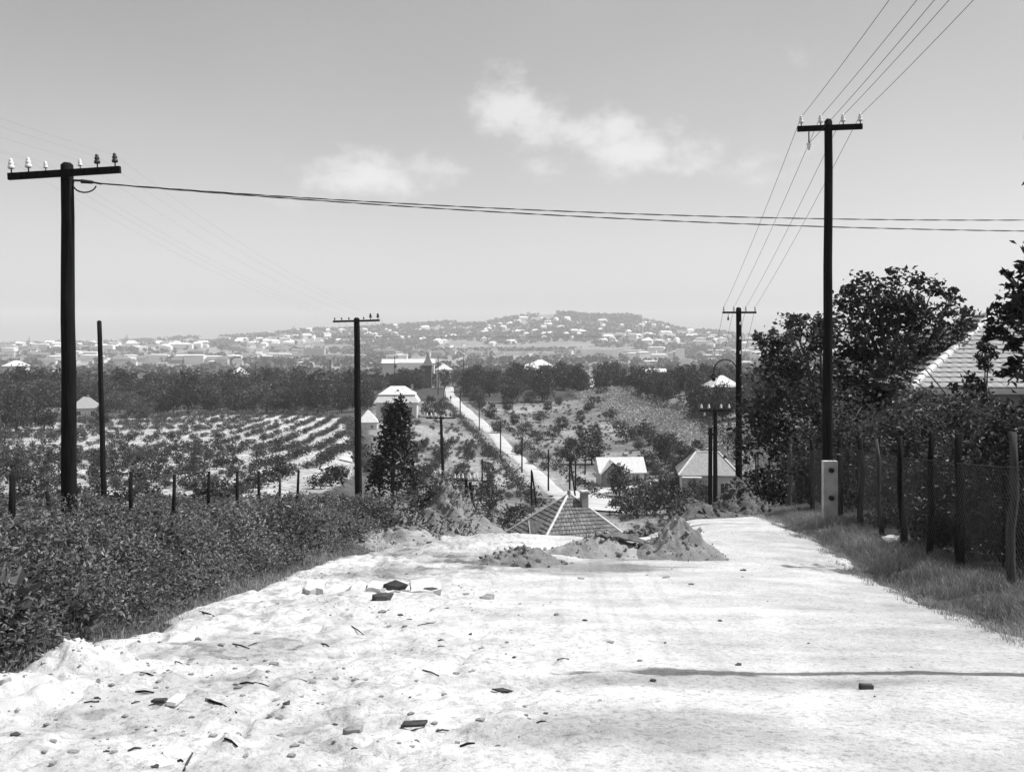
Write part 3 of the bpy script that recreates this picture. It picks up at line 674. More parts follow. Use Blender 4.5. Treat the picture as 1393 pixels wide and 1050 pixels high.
# 4 mansard house
def mansard():
    Y = 250.0; X = (541-CX)/F*Y; z0 = float(gz(X,Y)); w, d = 9.0, 8.0; hw = EZ-(546-HY)/F*Y-z0
    e = thing('mansard_house', 'white house with a two-tier pale mansard roof', 'house', (X,Y,z0), R_(2))
    MB().box((0,0,(hw-1)/2),(w,d,hw+1)).obj('wall','wall_white',e)
    def fr(n, a0, b0, a1, b1, z0, z1, m, p):
        return MB().add([(-a0,-b0,z0),(a0,-b0,z0),(a0,b0,z0),(-a0,b0,z0),(-a1,-b1,z1),(a1,-b1,z1),(a1,b1,z1),(-a1,b1,z1)],[(0,1,5,4),(1,2,6,5),(2,3,7,6),(3,0,4,7),(4,5,6,7),(3,2,1,0)]).obj(n, m, p)
    rf = fr('roof', w/2+.5, d/2+.5, w/2-.55, d/2-.6, hw, hw+1.7, 'tile_pale', e)
    fr('upper_roof', w/2-.3, d/2-.35, 1.6, .2, hw+1.72, hw+3.5, 'tile_pale', rf); MB().box((0,0,hw+1.66),(w-.7,d-.8,.1)).obj('roof_break','tile_grey',rf)
    windows(e, None, w, d, [('f',-3,hw*.55,1,1.2),('f',0,hw*.55,1,1.2),('f',3,hw*.55,1,1.2)])
    MB().box((3.2,.6,hw+3.1),(.45,.45,1.4)).obj('chimney','brick',rf); MB().box((.2,-2.2,hw+2.6),(.5,.25,.35)).obj('skylight','glass',rf)
mansard()
X, Y = (501-CX)/F*210, 210
house('hut', 'small white hut with a pointed bright roof beside the crossarm pole', X, Y, 3.4, 3.6, 1.5, 'hip', 2.2, R_(5), 'wall_white', 'tile_pale', .25, .3, z=EZ-(585-HY)/F*210, wins=[('f',.8,.8,.5,.6)])
X, Y = (117-CX)/F*268, 268
house('villa', 'white villa with hipped pale roof among the trees beyond the orchard', X, Y, 6.6, 7, 3.8, 'hip', 2.6, R_(20), 'wall_white', 'tile_mid', .45, 1.2, z=EZ-(576-HY)/F*268, wins=[('f',-1.6,2.6,.9,1.3),('f',1.6,2.6,.9,1.3),('r',0,2.6,.9,1.3)], chim=[(.5,0,2.4,.4,.9)])
X, Y = (73-CX)/F*258, 258
house('low_house', 'low house with dark grey gabled roof next to the villa', X, Y, 6, 5, 2.4, 'gable', 1.9, R_(-12), 'wall_white', 'tile_grey', .4, z=EZ-(580-HY)/F*258, wins=[('f',-1.4,1.3,.8,1.0),('f',1.4,1.3,.8,1.0)])
X, Y = (982-CX)/F*225, 225
house('pavilion', 'low house with bright pyramid roof sunk among trees beyond the cornfield', X, Y, 5.6, 5.6, EZ-(526-HY)/F*225-float(gz(X,Y)), 'hip', 2.2, R_(8), 'wall_grey', 'tile_pale', .5, .6, z=float(gz(X,Y)), wins=[('f',0,1.2,1.2,.9)])
# houses at the far end of the lane / in the tree belt: (px, y_eave, Y, w, d, roofh, kind, rot, wall, roof, name, label)
for px, ye, Y, wd, dp, hr, kd, rt, wm, rm, nm, lb in [
    (788,512,420,9,10,3.6,'gable',75,'wall_white','tile_grey','gabled_house','gabled grey-roofed house rising above the trees past the meadow'),
    (760,511,445,8,9,3.4,'gable',65,'wall_white','tile_mid','gabled_house','pale gabled house beside the grey-roofed one past the meadow'),
    (722,504,470,12,9,2.8,'hip',5,'wall_white','tile_pale','bright_house','long bright-roofed house behind the lane trees'),
    (735,497,520,10,8,2.6,'hip',5,'wall_white','tile_pale','bright_house','bright hipped house farther behind the lane trees'),
    (560,503,430,10,8,2.6,'gable',4,'wall_grey','tile_grey','dark_house','grey long house attached to the pointed turret'),
    (604,503,450,6,6,2.4,'hip',4,'wall_white','tile_pale','bright_house','small bright-roofed house right of the turret'),
    (556,494,560,26,12,2.0,'gable',2,'wall_white','tile_pale','pale_hall','large pale hall behind the turret'),
    (326,509,400,5,6,2.6,'hip',25,'wall_white','tile_pale','bright_house','small white house poking out of the tree belt'),
    (22,498,520,10,8,2.6,'hip',10,'wall_white','tile_pale','bright_house','white house in the trees at the belt end'),
    (52,511,440,5,5,1.6,'hip',10,'wall_white','tile_pale','bright_house','tiny white house under the belt treetops'),
    (78,507,440,5,5,1.6,'hip',30,'wall_white','tile_pale','bright_house','tiny pale house near the tall pole in the belt'),
    (888,506,420,9,6,1.2,'gable',3,'wall_white','tile_pale','long_shed','long low white shed among trees beyond the cornfield')]:
    X = (px-CX)/F*Y; ze = EZ-(ye-HY)/F*Y; z0 = float(gz(X,Y)); hw = max(2.6, ze-z0)
    house(nm, lb, X, Y, wd, dp, hw, kd, hr, R_(rt), wm, rm, .5, z=ze-hw, wins=[('f',-wd*.25,hw-1.5,1.1,1.3),('f',wd*.25,hw-1.5,1.1,1.3)])
def turret():
    Y = 428; X = (582-CX)/F*Y; z0 = float(gz(X,Y)); zt = EZ-(478-HY)/F*Y
    e = thing('turret', 'dark turret with a tall pointed roof above the far trees', 'tower', (X,Y,z0)); h = zt-z0
    MB().box((0,0,(h-5.5)/2-.3),(3.0,3.0,h-5.5+.6)).obj('wall','wall_dark',e)
    MB().add([(-2,-2,h-5.5),(2,-2,h-5.5),(2,2,h-5.5),(-2,2,h-5.5),(-.7,-.7,h-2.6),(.7,-.7,h-2.6),(.7,.7,h-2.6),(-.7,.7,h-2.6),(0,0,h)],[(0,1,5,4),(1,2,6,5),(2,3,7,6),(3,0,4,7),(4,5,8),(5,6,8),(6,7,8),(7,4,8),(3,2,1,0)]).obj('roof','tile_grey',e)
turret()
for px, py, s_, k, l in [(956,0,1.15,2,'dark tree in front of the pyramid-roofed house'),(983,0,1.1,3,'bushy tree under the eave of the pyramid-roofed house'),(1008,0,1.15,0,'tree at the right corner of the pyramid-roofed house'),(970,0,1.05,1,'small tree below the pyramid-roofed house'),
                         (606,528,.85,2,'tree hiding the wall of the small bright-roofed house'),(592,527,.7,3,'dark tree under the turret'),(788,531,.8,0,'tree before the gabled grey-roofed house'),(768,531,.75,2,'dark tree before the pale gabled house'),
                         (548,-405,1.0,2,'dark tree before the long grey house'),(568,-402,.95,3,'round dark tree before the long grey house'),(556,-408,1.0,4,'uneven dark tree between the two trees before the grey house')]:
    X, Y = hit(px, py, 100) if py > 0 else ((bx0(px, -py), -py) if py else (bx0(px, 211+px%9), 211+px%9)); place(T_MID[k], 'house_tree', l, 'tree', X, Y, s_*(1.0 if Y < 300 else 1.25))

# right-hand house behind the fence: hip roof with single tiles
def right_house():
    X0, Y0 = 9.75, 27.0; w, d = 11.0, 9.0; oh = .35; hr = 2.05; zeave = EZ-(531-HY)/F*Y0
    cx, cy = X0+w/2+oh, Y0+d/2+oh; z0 = float(gz(cx, Y0)); hw = zeave-z0-.1
    e, rf = house('tiled_house', 'hipped house with big worn roof tiles behind the mesh fence', cx, cy, w, d, hw, 'hip', hr, 0, 'wall_grey', 'tile_grey', oh, 3.0, z=z0,
        wins=[('f',-3.2,hw*.55,1.1,1.2),('f',0,hw*.55,1.1,1.2)], doors=[(2.6,1,2)])
    a, b = w/2+oh, d/2+oh
    A = Vector((-a,-b,0)); B = Vector((a,-b,0)); T = Vector((-1.5,0,hr)); T2 = Vector((1.5,0,hr)); nrm = (B-A).cross(T-A).normalized(); up = ((T+T2)/2-(A+B)/2); L = up.length; up.normalize()
    base = MB().add([(-.125,0,.012),(.125,0,.012),(.125,.36,.0),(-.125,.36,.0),(-.125,0,.05),(.125,0,.05),(.125,.36,.015),(-.125,.36,.015),(0,-.015,.062),(0,.36,.028)],
                    [(0,1,5,8,4),(4,8,9,7),(8,5,6,9),(0,4,7,3),(1,2,6,5)]).mesh('tile','tile_mid')
    M3 = Matrix((Vector((1,0,0)), up, nrm)).transposed().to_4x4(); nrow = int(L/.29); tiles = []
    for i in range(nrow):
        t = i*.29/L; xl = A.x+(T.x-A.x)*t; xr = B.x+(T2.x-B.x)*t; x = xl+.16+(.12 if i % 2 else 0)
        while x < xr-.12: tiles.append((i, x)); x += .255
    tiles.sort(key=lambda q: (q[1]-q[0]*.15)); keep = tiles[:290]; rest = tiles[290:]
    def tm(i, x):
        p = (A+B)/2; return Matrix.Translation(Vector((x,p.y,0))+up*(i*.29)+nrm*.01) @ M3 @ Matrix.Rotation(random.gauss(0,.02),4,'Z') @ Matrix.Rotation(random.uniform(0,.04),4,'X')
    for q in keep: o = mkobj('tile', base, rf); o.matrix_local = tm(*q)
    mb = MB(); bv = [v.co.copy() for v in base.vertices]; bf = [tuple(p.vertices) for p in base.polygons]
    for q in rest: m = tm(*q); mb.add([m@v for v in bv], bf)
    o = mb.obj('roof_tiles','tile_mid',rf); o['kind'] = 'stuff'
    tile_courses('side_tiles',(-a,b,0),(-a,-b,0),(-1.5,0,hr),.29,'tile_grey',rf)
    n = 17
    for k in range(n):
        p = A.lerp(T, k/n); q = A.lerp(T, (k+1.12)/n); MB().tube([p+Vector((0,0,.03)), q+Vector((0,0,.02))],[.115,.095],8).obj('hip_cap','ridge',rf)
    MB().box((0,-b-.05,-.06),(2*a,.1,.12)).obj('gutter','tile_pale',rf)
    MB().box((1.0,.4,hr+.1),(.5,.5,1.2)).obj('chimney','brick',rf)
right_house()

# ------------------------------------------------------------------ town and hill
def town_mesh(w, d, h, hr, m):
    mb = MB().box((0,0,h/2-4),(w,d,h+8)); a, b = w/2+.4, d/2+.4; rl = max(0, w-d*.6)/2
    k = len(mb.f); mb.add([(-a,-b,h),(a,-b,h),(a,b,h),(-a,b,h),(-rl,0,h+hr),(rl,0,h+hr)],[(0,1,5,4),(2,3,4,5),(1,2,5),(3,0,4),(3,2,1,0)])
    me = mb.mesh('town_house', m); me.materials.append(MATS['town_roof' if hr > 1.5 else m])
    for p in me.polygons[k:]: p.material_index = 1
    return me
TM = [town_mesh(*a) for a in [(16,11,7,4,'town_b'),(22,12,9,4,'town_a'),(12,10,6,4,'town_b'),(34,13,12,1,'town_b'),(45,14,14,1,'town_a'),(18,14,16,1,'town_b'),(28,12,9,4,'town_c'),(26,11,6,1,'town_b')]]
town = []
for n, pxr, Yr, ks, lab, grp in [(190,(-60,420),(1500,3400),(0,1,2,3,7,6),'in the hazy town on the plain','of the hazy town on the plain'),
                             (230,(330,1000),(2100,3650),(0,1,2,2,0,6,1),'on the hazy hillside','on the hazy hillside'),
                             (110,(840,1300),(1600,3200),(0,1,3,4,5,7),'below the shoulder of the hill','below the hill shoulder')]:
    for _ in range(n):
        px = random.uniform(*pxr); Y = random.uniform(*Yr); town.append((Y, (px-CX)/F*Y, random.choice(ks), lab, grp))
town.sort(key=lambda q: q[0]); TK = ['small white pitched-roof house','pale pitched-roof block','tiny white pitched-roof house','long white flat-roofed block','very long pale flat-roofed block','tall white flat-roofed block','dark-walled pitched-roof block','low white flat-roofed hall']
Vs = []; Fs = []; o = 0; fm = MB()
for i, (Y, X, k, lab, grp) in enumerate(town):
    sc3 = (random.uniform(.8,1.4)*(.95 if 'hillside' in lab else 1),)*2+(random.uniform(.8,1.2),); rzt = random.uniform(-1.5,1.5) if 'hillside' in lab else random.uniform(-.5,.5); z = float(gz(X,Y))
    if i < 297:
        ob = mkobj('town_house', TM[k], None, (X, Y, z), rzt); ob.scale = sc3; tag(ob, TK[k]+' '+lab, 'building', TK[k]+'s '+grp)
    else:
        m_ = Matrix.Translation((X,Y,z)) @ Matrix.Rotation(rzt,4,'Z') @ Matrix.Diagonal((*sc3,1)); fm.add([m_ @ v.co for v in TM[k].vertices], [tuple(p.vertices) for p in TM[k].polygons])
tag(fm.obj('distant_buildings','town_b'), 'farthest pale specks of buildings merging into the hazy hillside', 'buildings', None, 'stuff')
for px, Y, w_, d_, h_, lab in [(428,1900,36,14,22,'grey slab block standing out at the foot of the hill'),(385,1750,60,14,6,'long low white hall at the near edge of the town'),(410,1700,26,14,8,'white hall with flat roof at the near edge of the town'),
                          (820,2350,120,20,14,'long white building terrace below the hilltop'),(815,2200,70,18,16,'broad white building in front of the long terrace'),(455,1800,30,14,12,'pale block beside the grey slab block'),
                          (900,2000,40,16,16,'pale block at the foot of the hill shoulder'),(925,1900,14,14,24,'narrow tall white block near the hill shoulder'),(700,2250,160,14,7,'very long low white building across the hill foot'),(540,1900,36,16,10,'white block behind the pale hall roofs')]:
    X = (px-CX)/F*Y; tag(mkobj('town_block', MB().box((0,0,h_/2-5),(w_,d_,h_+10)).box((0,0,h_+.4),(w_+1,d_+1,.8)).mesh('town_block','town_b' if 'white' in lab else 'town_a'), None, (X,Y,float(gz(X,Y)))), lab, 'building')
for px, yt, w_, lab in [(40,456,9,'pale hazy spire on the far skyline'),(173,454,14,'broad hazy church spire on the far skyline'),(400,448,20,'domed hazy tower on the ridge left of the hill'),(1046,452,7,'thin hazy tower right of the hill')]:
    Y = 3700; X = (px-CX)/F*Y; z0 = float(gz(X,Y)); h = EZ-(yt-HY)/F*Y-z0; h = max(h, 25)
    mb = MB().box((0,0,h*.25-4),(w_,w_,h*.5+8)); a = w_/2
    mb.add([(-a,-a,h*.5),(a,-a,h*.5),(a,a,h*.5),(-a,a,h*.5),(-a*.5,-a*.5,h*.72),(a*.5,-a*.5,h*.72),(a*.5,a*.5,h*.72),(-a*.5,a*.5,h*.72),(0,0,h)],[(0,1,5,4),(1,2,6,5),(2,3,7,6),(3,0,4,7),(4,5,8),(5,6,8),(6,7,8),(7,4,8)])
    tag(mkobj('far_tower', mb.mesh('far_tower','town_c'), None, (X,Y,z0)), lab, 'tower')
Y = 3750; X = (725-CX)/F*Y
mb = MB().box((0,0,2),(40,14,16)).box((-16,0,8),(10,12,14)).box((18,0,7),(8,12,12)); tag(mkobj('fortress', mb.mesh('fortress','town_a'), None, (X,Y,float(gz(X,Y)))), 'low pale fortress walls on the crest of the far hill', 'building')

# ------------------------------------------------------------------ poles
def lathe(profile, n=10):
    mb = MB(); vs = []; fs = []
    for r, z in profile:
        for k in range(n): th = 6.2832*k/n; vs.append((r*math.cos(th), r*math.sin(th), z))
    for i in range(len(profile)-1):
        for k in range(n): k2 = (k+1) % n; fs.append((i*n+k, i*n+k2, (i+1)*n+k2, (i+1)*n+k))
    fs.append(tuple(range((len(profile)-1)*n, len(profile)*n))); return mb.add(vs, fs)
INS = lathe([(.05,.10),(.062,.11),(.06,.15),(.04,.17),(.05,.19),(.052,.215),(.03,.235),(.036,.25),(.03,.28),(.008,.29)])
INS_W = INS.mesh('insulator','porcelain',True); INS_D = INS.mesh('insulator','dark_porcelain',True)
PIN = MB().tube([(0,0,0),(0,0,.13)],.014,6).mesh('pin','iron')
TOPS = {}
def pole(key, name, label, X, Y, top_z, r, arm=None, ins=(), stub=0, lean=0, group=None, base=None, rot=0, m='wood_dark', armz=.1, tilt=0, scale_ins=1.0):
    z0 = float(gz(X,Y)) if base is None else base; h = top_z-z0
    e = thing(name, label, 'pole', (X,Y,z0), rot, group); o0 = .0 if not stub else stub*.25
    n = 9; mb = MB(); pts = []; rad = []
    for i in range(n):
        t = i/(n-1); pts.append((lean*t+.006*math.sin(i*2.1), .006*math.cos(i*1.7), -.5*(not stub)+o0+t*(h-.05+.5*(not stub)-o0))); rad.append(r*(1.12-.27*t))
    pts.append((lean, 0, h)); rad.append(r*.45)
    mb.tube(pts, rad, 12).obj('shaft', m, e, True)
    if stub:
        sb = MB(); s = .17; yo = -r-.09
        sb.box((0,yo,stub/2-.2),(.26,.15,stub+.4)).obj('concrete_stub','concrete',e)
        for z in (stub*.42, stub*.86): MB().tube([(0,yo-.14,z),(0,yo+.05,z)],.05,6).obj('bolt','iron',e)
    wp = []
    if arm:
        aw, th = arm; mt = Matrix.Translation((lean, -r*.95, h-armz-.12)) @ Matrix.Rotation(-tilt,4,'Y')
        a = MB().box((0,0,0),(aw,th*.8,th),mt).obj('crossarm', m, e)
        for (x, c, s) in ins:
            p = mkobj('insulator', INS_W if c == 'w' else INS_D, a); mi = mt @ Matrix.Translation((x,0,th/2-.02)) @ Matrix.Scale(s*scale_ins,4); p.matrix_local = mi
            pn = mkobj('insulator_pin', PIN, a); pn.matrix_local = mi
            wp.append(Matrix.Translation((X,Y,z0)) @ Matrix.Rotation(rot,4,'Z') @ mi @ Vector((0,0,.24)))
    TOPS[key] = wp; return e
def pz(py, Y): return EZ-(py-HY)/F*Y
RR = R_(-4.5)
# left near pole with six insulators
Y = 20.6
def bx(px, Y): return (px-CX)/F*Y
e = pole('L1','utility_pole','thick dark pole with six insulators standing in the weeds', bx(95,Y), Y, pz(221,Y), .135, (2.08,.125),
     [(-.98,'w',1.0),(-.66,'w',1.0),(-.34,'w',.7),(.30,'w',.7),(.62,'d',.95),(.95,'d',.95)], rot=0, tilt=R_(3.6), armz=.10, lean=-.05)
zt = pz(247,Y)-e.location.z
MB().tube([(.05,0,zt+.02),(.26,-.02,zt+.01)],.022,6).tube([(.22,-.02,zt),(.44,-.02,zt-.02)],[.04,.03],8).tube([(.44,-.02,zt-.02),(.6,-.02,zt-.05)],.02,6).obj('strain_clamp','iron',e)
lp = [(.08,-.02,zt-.0)]+[(.29-.22*math.cos(a),-.03,zt-.05-.16*math.sin(a)) for a in np.linspace(.2,2.9,9)]; MB().tube(lp,.014,6).obj('cable_loop','iron',e)
pole('L2','utility_pole','slim dark pole without crossarm standing at the orchard edge', bx(142,48), 48, pz(436,48), .115, lean=-.22)
Y = 45.; pole('L3','utility_pole','dark crossarm pole standing left of the conical tree', bx(488,Y), Y, pz(432,Y), .14, (1.9,.08),
     [(-.88,'d',.5),(-.6,'d',.5),(-.3,'d',.5),(.3,'d',.5),(.58,'d',.95),(.88,'d',.95)], tilt=R_(1.5), armz=.02, lean=-.08)
Y = 105.; pole('L4','utility_pole','crossarm pole standing among the garden rows', bx(604,Y), Y, pz(566,Y), .15, (2.8,.12),
     [(-1.3,'w',1.6),(-.9,'w',1.6),(-.5,'w',1.6),(.5,'d',1.6),(.9,'d',1.6),(1.3,'d',1.6)], lean=-.3, armz=.05)
Y = 84.; e = pole('L5','double_pole','stubby double pole with white insulators beside the forked tree', bx(634,Y), Y, pz(651,Y), .14, (1.9,.1),
     [(-.85,'w',1.6),(-.55,'w',1.6),(-.25,'w',1.6),(.3,'w',1.6),(.6,'w',1.6),(.85,'w',1.6)], armz=.0)
h5 = pz(651,Y)-e.location.z; MB().tube([(.9,0,-.4),(.28,0,h5-.25)],[.14,.11],10).obj('brace_leg','wood_dark',e)
# right-hand line
Y = 20.6; pole('R1','utility_pole','tall dark pole bolted to a white concrete stub by the fence', bx(1125,Y), Y, pz(162,Y), .088, (1.2,.10),
     [(-.53,'w',.75),(-.17,'w',.75),(.25,'w',.75),(.57,'w',.75)], stub=1.16, tilt=R_(2.2), armz=.06, lean=.03)
eR1 = bpy.data.objects['utility_pole.003'] if 'utility_pole.003' in bpy.data.objects else None
for o in COL.objects:
    if o.get('label','').startswith('tall dark pole bolted'): eR1 = o
hh = pz(182,20.6)-eR1.location.z
ho = mkobj('hanging_insulator', INS_W, eR1, (-.36,-.08,hh-.12)); ho.scale = (.7,.7,-.7); MB().tube([(-.36,-.08,hh+.02),(-.36,-.08,hh-.2)],.012,6).obj('hanger','iron',eR1)
Y = 41.7; e = pole('R2','lamp_pole','dark pole with crossarm and curved lamp bracket', bx(1005,Y), Y, pz(418,Y), .12, (1.28,.075),
     [(-.58,'w',.8),(-.2,'w',.8),(.25,'w',.8),(.6,'w',.8)], stub=1.0, armz=.08)
zl = pz(505,Y)-e.location.z
arc = [(-.08,-.05,zl-.9),(-.08,-.05,zl)]+[(-.52+.44*math.cos(a),-.05,zl+.44*math.sin(a)) for a in np.linspace(.15,3.14,12)]+[(-.96,-.05,zl-.1)]
MB().tube(arc,.022,6).obj('lamp_bracket','iron',e)
lathe([(.03,.16),(.05,.14),(.17,.02),(.18,0),(.08,-.01),(.07,-.1),(.02,-.14)]).obj('lamp_shade','iron',e).location = (-.96,-.05,zl-.24)
for z in (zl-.3, zl-.75): MB().box((-.07,-.04,z),(.12,.06,.05)).obj('clamp','iron',e)
for i in range(3): 
    q = mkobj('hanging_insulator', INS_W, e, (.02,-.15,zl+1.7-i*.55)); q.scale = (.6,.6,.6)
q = mkobj('hanging_insulator', INS_D, e, (-.42,-.1,pz(428,41.7)-e.location.z-.28)); q.scale = (.7,.7,.7); MB().tube([(-.42,-.1,pz(428,41.7)-e.location.z+.02),(-.42,-.1,pz(428,41.7)-e.location.z-.2)],.012,5).obj('hanger','iron',e)
Y = 62.; e = pole('R3','double_pole','twin dark poles with four white insulators behind the soil bank', bx(973,Y), Y, pz(554,Y), .13, (1.75,.09),
     [(-.8,'w',1.2),(-.38,'w',1.2),(.3,'w',1.2),(.75,'w',1.2)], armz=.06)
h3 = pz(554,Y)-e.location.z; MB().tube([(-.3,0,-.4),(-.27,0,h3-1.15)],[.13,.11],10).obj('second_post','wood_dark',e); MB().box((-.14,-.02,h3-1.5),(.5,.1,.1)).obj('tie_beam','wood_dark',e)
q = mkobj('hanging_insulator', INS_W, e, (-.62,-.14,h3-.55)); MB().tube([(-.62,-.14,h3-.1),(-.62,-.14,h3-.4)],.015,5).obj('hanger','iron',e)
pole('R0','utility_pole','pole outside the picture that throws its thin shadow across the road', 4.75, 7.05, EZ+4.75, .066, (1.2,.10),
     [(-.53,'w',.75),(-.17,'w',.75),(.25,'w',.75),(.57,'w',.75)], stub=1.1)
# slim poles along the lane: (px, ytop, ybase, A-frame)
for px, yt, yb, A_, lab in [(537,484,528,0,'slim pole near the pale hall'),(596,486,537,0,'slim pole at the head of the lane, orchard side'),(604,523,543,1,'short A-frame pole at the head of the lane'),
     (631,486,536,0,'tall slim pole at the head of the lane, tree side'),(626,531,566,0,'slim lane pole beside the walking person'),(652,546,586,0,'slim lane pole, next after the bend'),(681,573,620,0,'slim lane pole halfway down the lane'),
     (710,594,643,0,'slim lane pole between the halfway pole and the A-frame poles'),(746,611,669,0,'slim lane pole near the lower end of the lane'),(723,639,688,1,'A-frame pole on the orchard side of the lower lane'),
     (775,622,676,1,'dark A-frame pole rising behind the hip roof'),(783,626,668,0,'thin post beside the A-frame pole behind the hip roof'),(656,624,656,0,'short thin post in the garden rows'),(796,623,645,0,'short post left of the white cottage'),(847,506,531,0,'thin post at the corner of the cornfield')]:
    X, Y = hit(px, yb, 75); 
    if px in (537,): Y = 400; X = bx(px, Y)
    zt = pz(yt, Y); e = pole('s%d' % px, 'lane_pole', lab, X, Y, zt, .10 if Y < 250 else .14, group=None)
    if A_: h = zt-e.location.z; MB().tube([(.75*h/5,0,-.3),(.05,0,h-.2)],[.1,.08],8).obj('brace_leg','wood_dark',e)
# fine small pole masts above the tree belt on the left
for px, yt in ((249,486),(348,492),(449,490)):
    Y = 430; X = bx(px,Y); pole('m%d' % px,'mast','thin mast rising from the tree belt beyond the orchard', X, Y, pz(yt,Y), .14, group='thin masts in the tree belt')

# ------------------------------------------------------------------ wires
def wire(a, b, sag, r, label, group, n=24, name='overhead_wire'):
    a, b = Vector(a), Vector(b); pts = [a.lerp(b, i/n)-Vector((0,0,4*sag*(i/n)*(1-i/n))) for i in range(n+1)]
    return tag(MB().tube(pts, r, 5).obj(name, 'wire'), label, 'wire', group)
for i in range(4):
    wire(TOPS['R0'][i], TOPS['R1'][i], .1, .0042, 'thin wire running from the tall stub pole up over the road', 'wires in front of the tall stub pole')
    wire(TOPS['R1'][i], TOPS['R2'][i], .12, .0045, 'thin wire from the tall stub pole to the lamp pole', 'wires between stub pole and lamp pole')
    wire(TOPS['R2'][i], TOPS['R3'][i], .3, .006, 'thin wire from the lamp pole down to the twin poles', 'wires between lamp pole and twin poles')
wire(TOPS['R0'][1]+Vector((-.05,0,-.35)), eR1.location+Vector((-.36,-.08,hh-.2)),   .1, .004, 'wire to the insulator hanging under the crossarm', 'wires in front of the tall stub pole b')
for i in range(6):
    p = TOPS['L1'][i]; wire(p, (p.x-2.0+.02*i, -6, EZ+3.6),   .25, .0007, 'faint wire from the six-insulator pole over the weeds', 'faint wires in front of the six-insulator pole')
    wire(p, TOPS['L3'][i], .35, .0009, 'faint wire from the six-insulator pole to the next pole', 'faint wires behind the six-insulator pole')
    wire(TOPS['L3'][i], TOPS['L4'][i], .8, .003, 'faint wire from the pole by the conical tree down the garden', 'faint wires above the garden rows')
A = Vector((bx(137,20.6), 20.58, pz(250,20.6)))
def twist(b, sag, ph, lab):
    n = 130; a = A; b = Vector(b); mb = MB()
    for s in (0, math.pi):
        pts = []
        for i in range(n+1):
            t = i/n; p = a.lerp(b, t)-Vector((0,0,4*sag*t*(1-t))); th = i*.9+s+ph; pts.append(p+Vector((0,math.cos(th)*.008,math.sin(th)*.008)))
        mb.tube(pts, .0062, 4)
    return tag(mb.obj('service_cable','wire'), lab, 'cable')
twist((14.6,24.1,EZ+2.46), .27, 0, 'upper twisted service cable crossing the sky from the left pole')
twist((14.6,24.1,EZ+2.16), .24, 1, 'lower twisted service cable crossing the sky from the left pole')
# far horizontal line over the valley
Yf = 700
wire((bx(350,Yf),Yf,pz(457,Yf)), (bx(1000,Yf),Yf,pz(457,Yf)), .8, .07, 'faint long wire crossing in front of the far hill', None)

# ------------------------------------------------------------------ fences
fe = thing('wire_fence', 'row of old dark posts with sagging wire along the orchard edge', 'fence', (0,0,EZ))
fx = []
for px, Y, tp, ln in [(15,21.6,646,.03),(75,24.2,668,-.18),(177,27.1,641,.02),(235,29.8,645,.05),(283,32.5,641,.03),(322,35.1,641,.02),(352,37.4,641,.0),(380,39.8,644,.03),(404,42.1,640,.06)]:
    X = bx(px,Y); z0 = float(gz(X,Y)); zt = pz(tp,Y); fx.append((X,Y,z0,zt)); r = .055 if px != 15 else .075
    o = MB().tube([(0,0,-.4),(ln*.5,.01,(zt-z0)*.5),(ln,0,zt-z0)],[r,r*.95,r*.8],8).obj('post','wood_grey' if px in (380,) else 'wood_dark',fe,True); o.location = (X,Y,z0-EZ)
for hgt in (.35,.85,1.25):
    pts = []
    for (X,Y,z0,zt),(X2,Y2,z2,zt2) in zip(fx[:-1],fx[1:]):
        for k in range(5): t = k/5; pts.append((X+(X2-X)*t, Y+(Y2-Y)*t-.06, (z0+(z2-z0)*t)+hgt-.08*4*t*(1-t)-EZ))
    MB().tube(pts,.004,4).obj('strand','wire',fe)
fr = thing('mesh_fence', 'mesh fence on crooked rough posts along the grass verge', 'fence', (0,0,EZ))
rp = []
for Y, tp, r, ln, m in [(10.4,560,.055,.0,'wood_dark'),(12.3,588,.055,.06,'wood_grey'),(13.9,590,.06,-.03,'wood_dark'),(15.2,588,.05,.02,'wood_dark'),(16.4,594,.055,-.1,'wood_dark'),(17.7,598,.045,-.09,'wood_grey'),(19.1,596,.055,.0,'wood_dark'),(20.6,594,.05,-.03,'wood_dark'),(23.4,598,.05,.0,'wood_dark'),(26,604,.05,.02,'wood_grey')]:
    X = 5.55+(Y-12.3)*.073; z0 = float(gz(X,Y)); zt = pz(tp,Y); rp.append((X,Y,z0,zt)); h = zt-z0; pts = []; rad = []
    for k in range(7):
        t = k/6; pts.append((ln*t+.02*math.sin(k*1.9+Y), .015*math.cos(k*2.3), -.4+(h+.4)*t)); rad.append(r*(1.1-.3*t)*(1+.1*math.sin(k*3.1+Y)))
    o = MB().tube(pts, rad, 8).obj('post', m, fr, True); o.location = (X,Y,z0-EZ)
net = MB()
for (X,Y,z0,zt),(X2,Y2,z2,zt2) in zip(rp[:-1],rp[1:]):
    L = math.hypot(X2-X,Y2-Y); H = 1.3; st = .085; n = int((L+H)/st)
    for s in (0,1):
        for i in range(n):
            a0 = i*st-H; p0 = max(0,a0); q0 = p0-a0; p1 = min(L,a0+H); q1 = p1-a0
            if p1 <= p0: continue
            def pt(u, v):
                t = u/L; vv = v if s == 0 else H-v; return (X+(X2-X)*t-.07, Y+(Y2-Y)*t, z0+(z2-z0)*t+.06+vv-EZ)
            net.tube([pt(p0,q0), pt(p1,q1)], .0022, 3, False)
o = net.obj('netting','wire',fr); o['kind'] = 'stuff'
MB().tube([(x-.07,y,z+1.37-EZ) for x,y,z,_ in rp],.007,5).obj('top_wire','wire',fr)
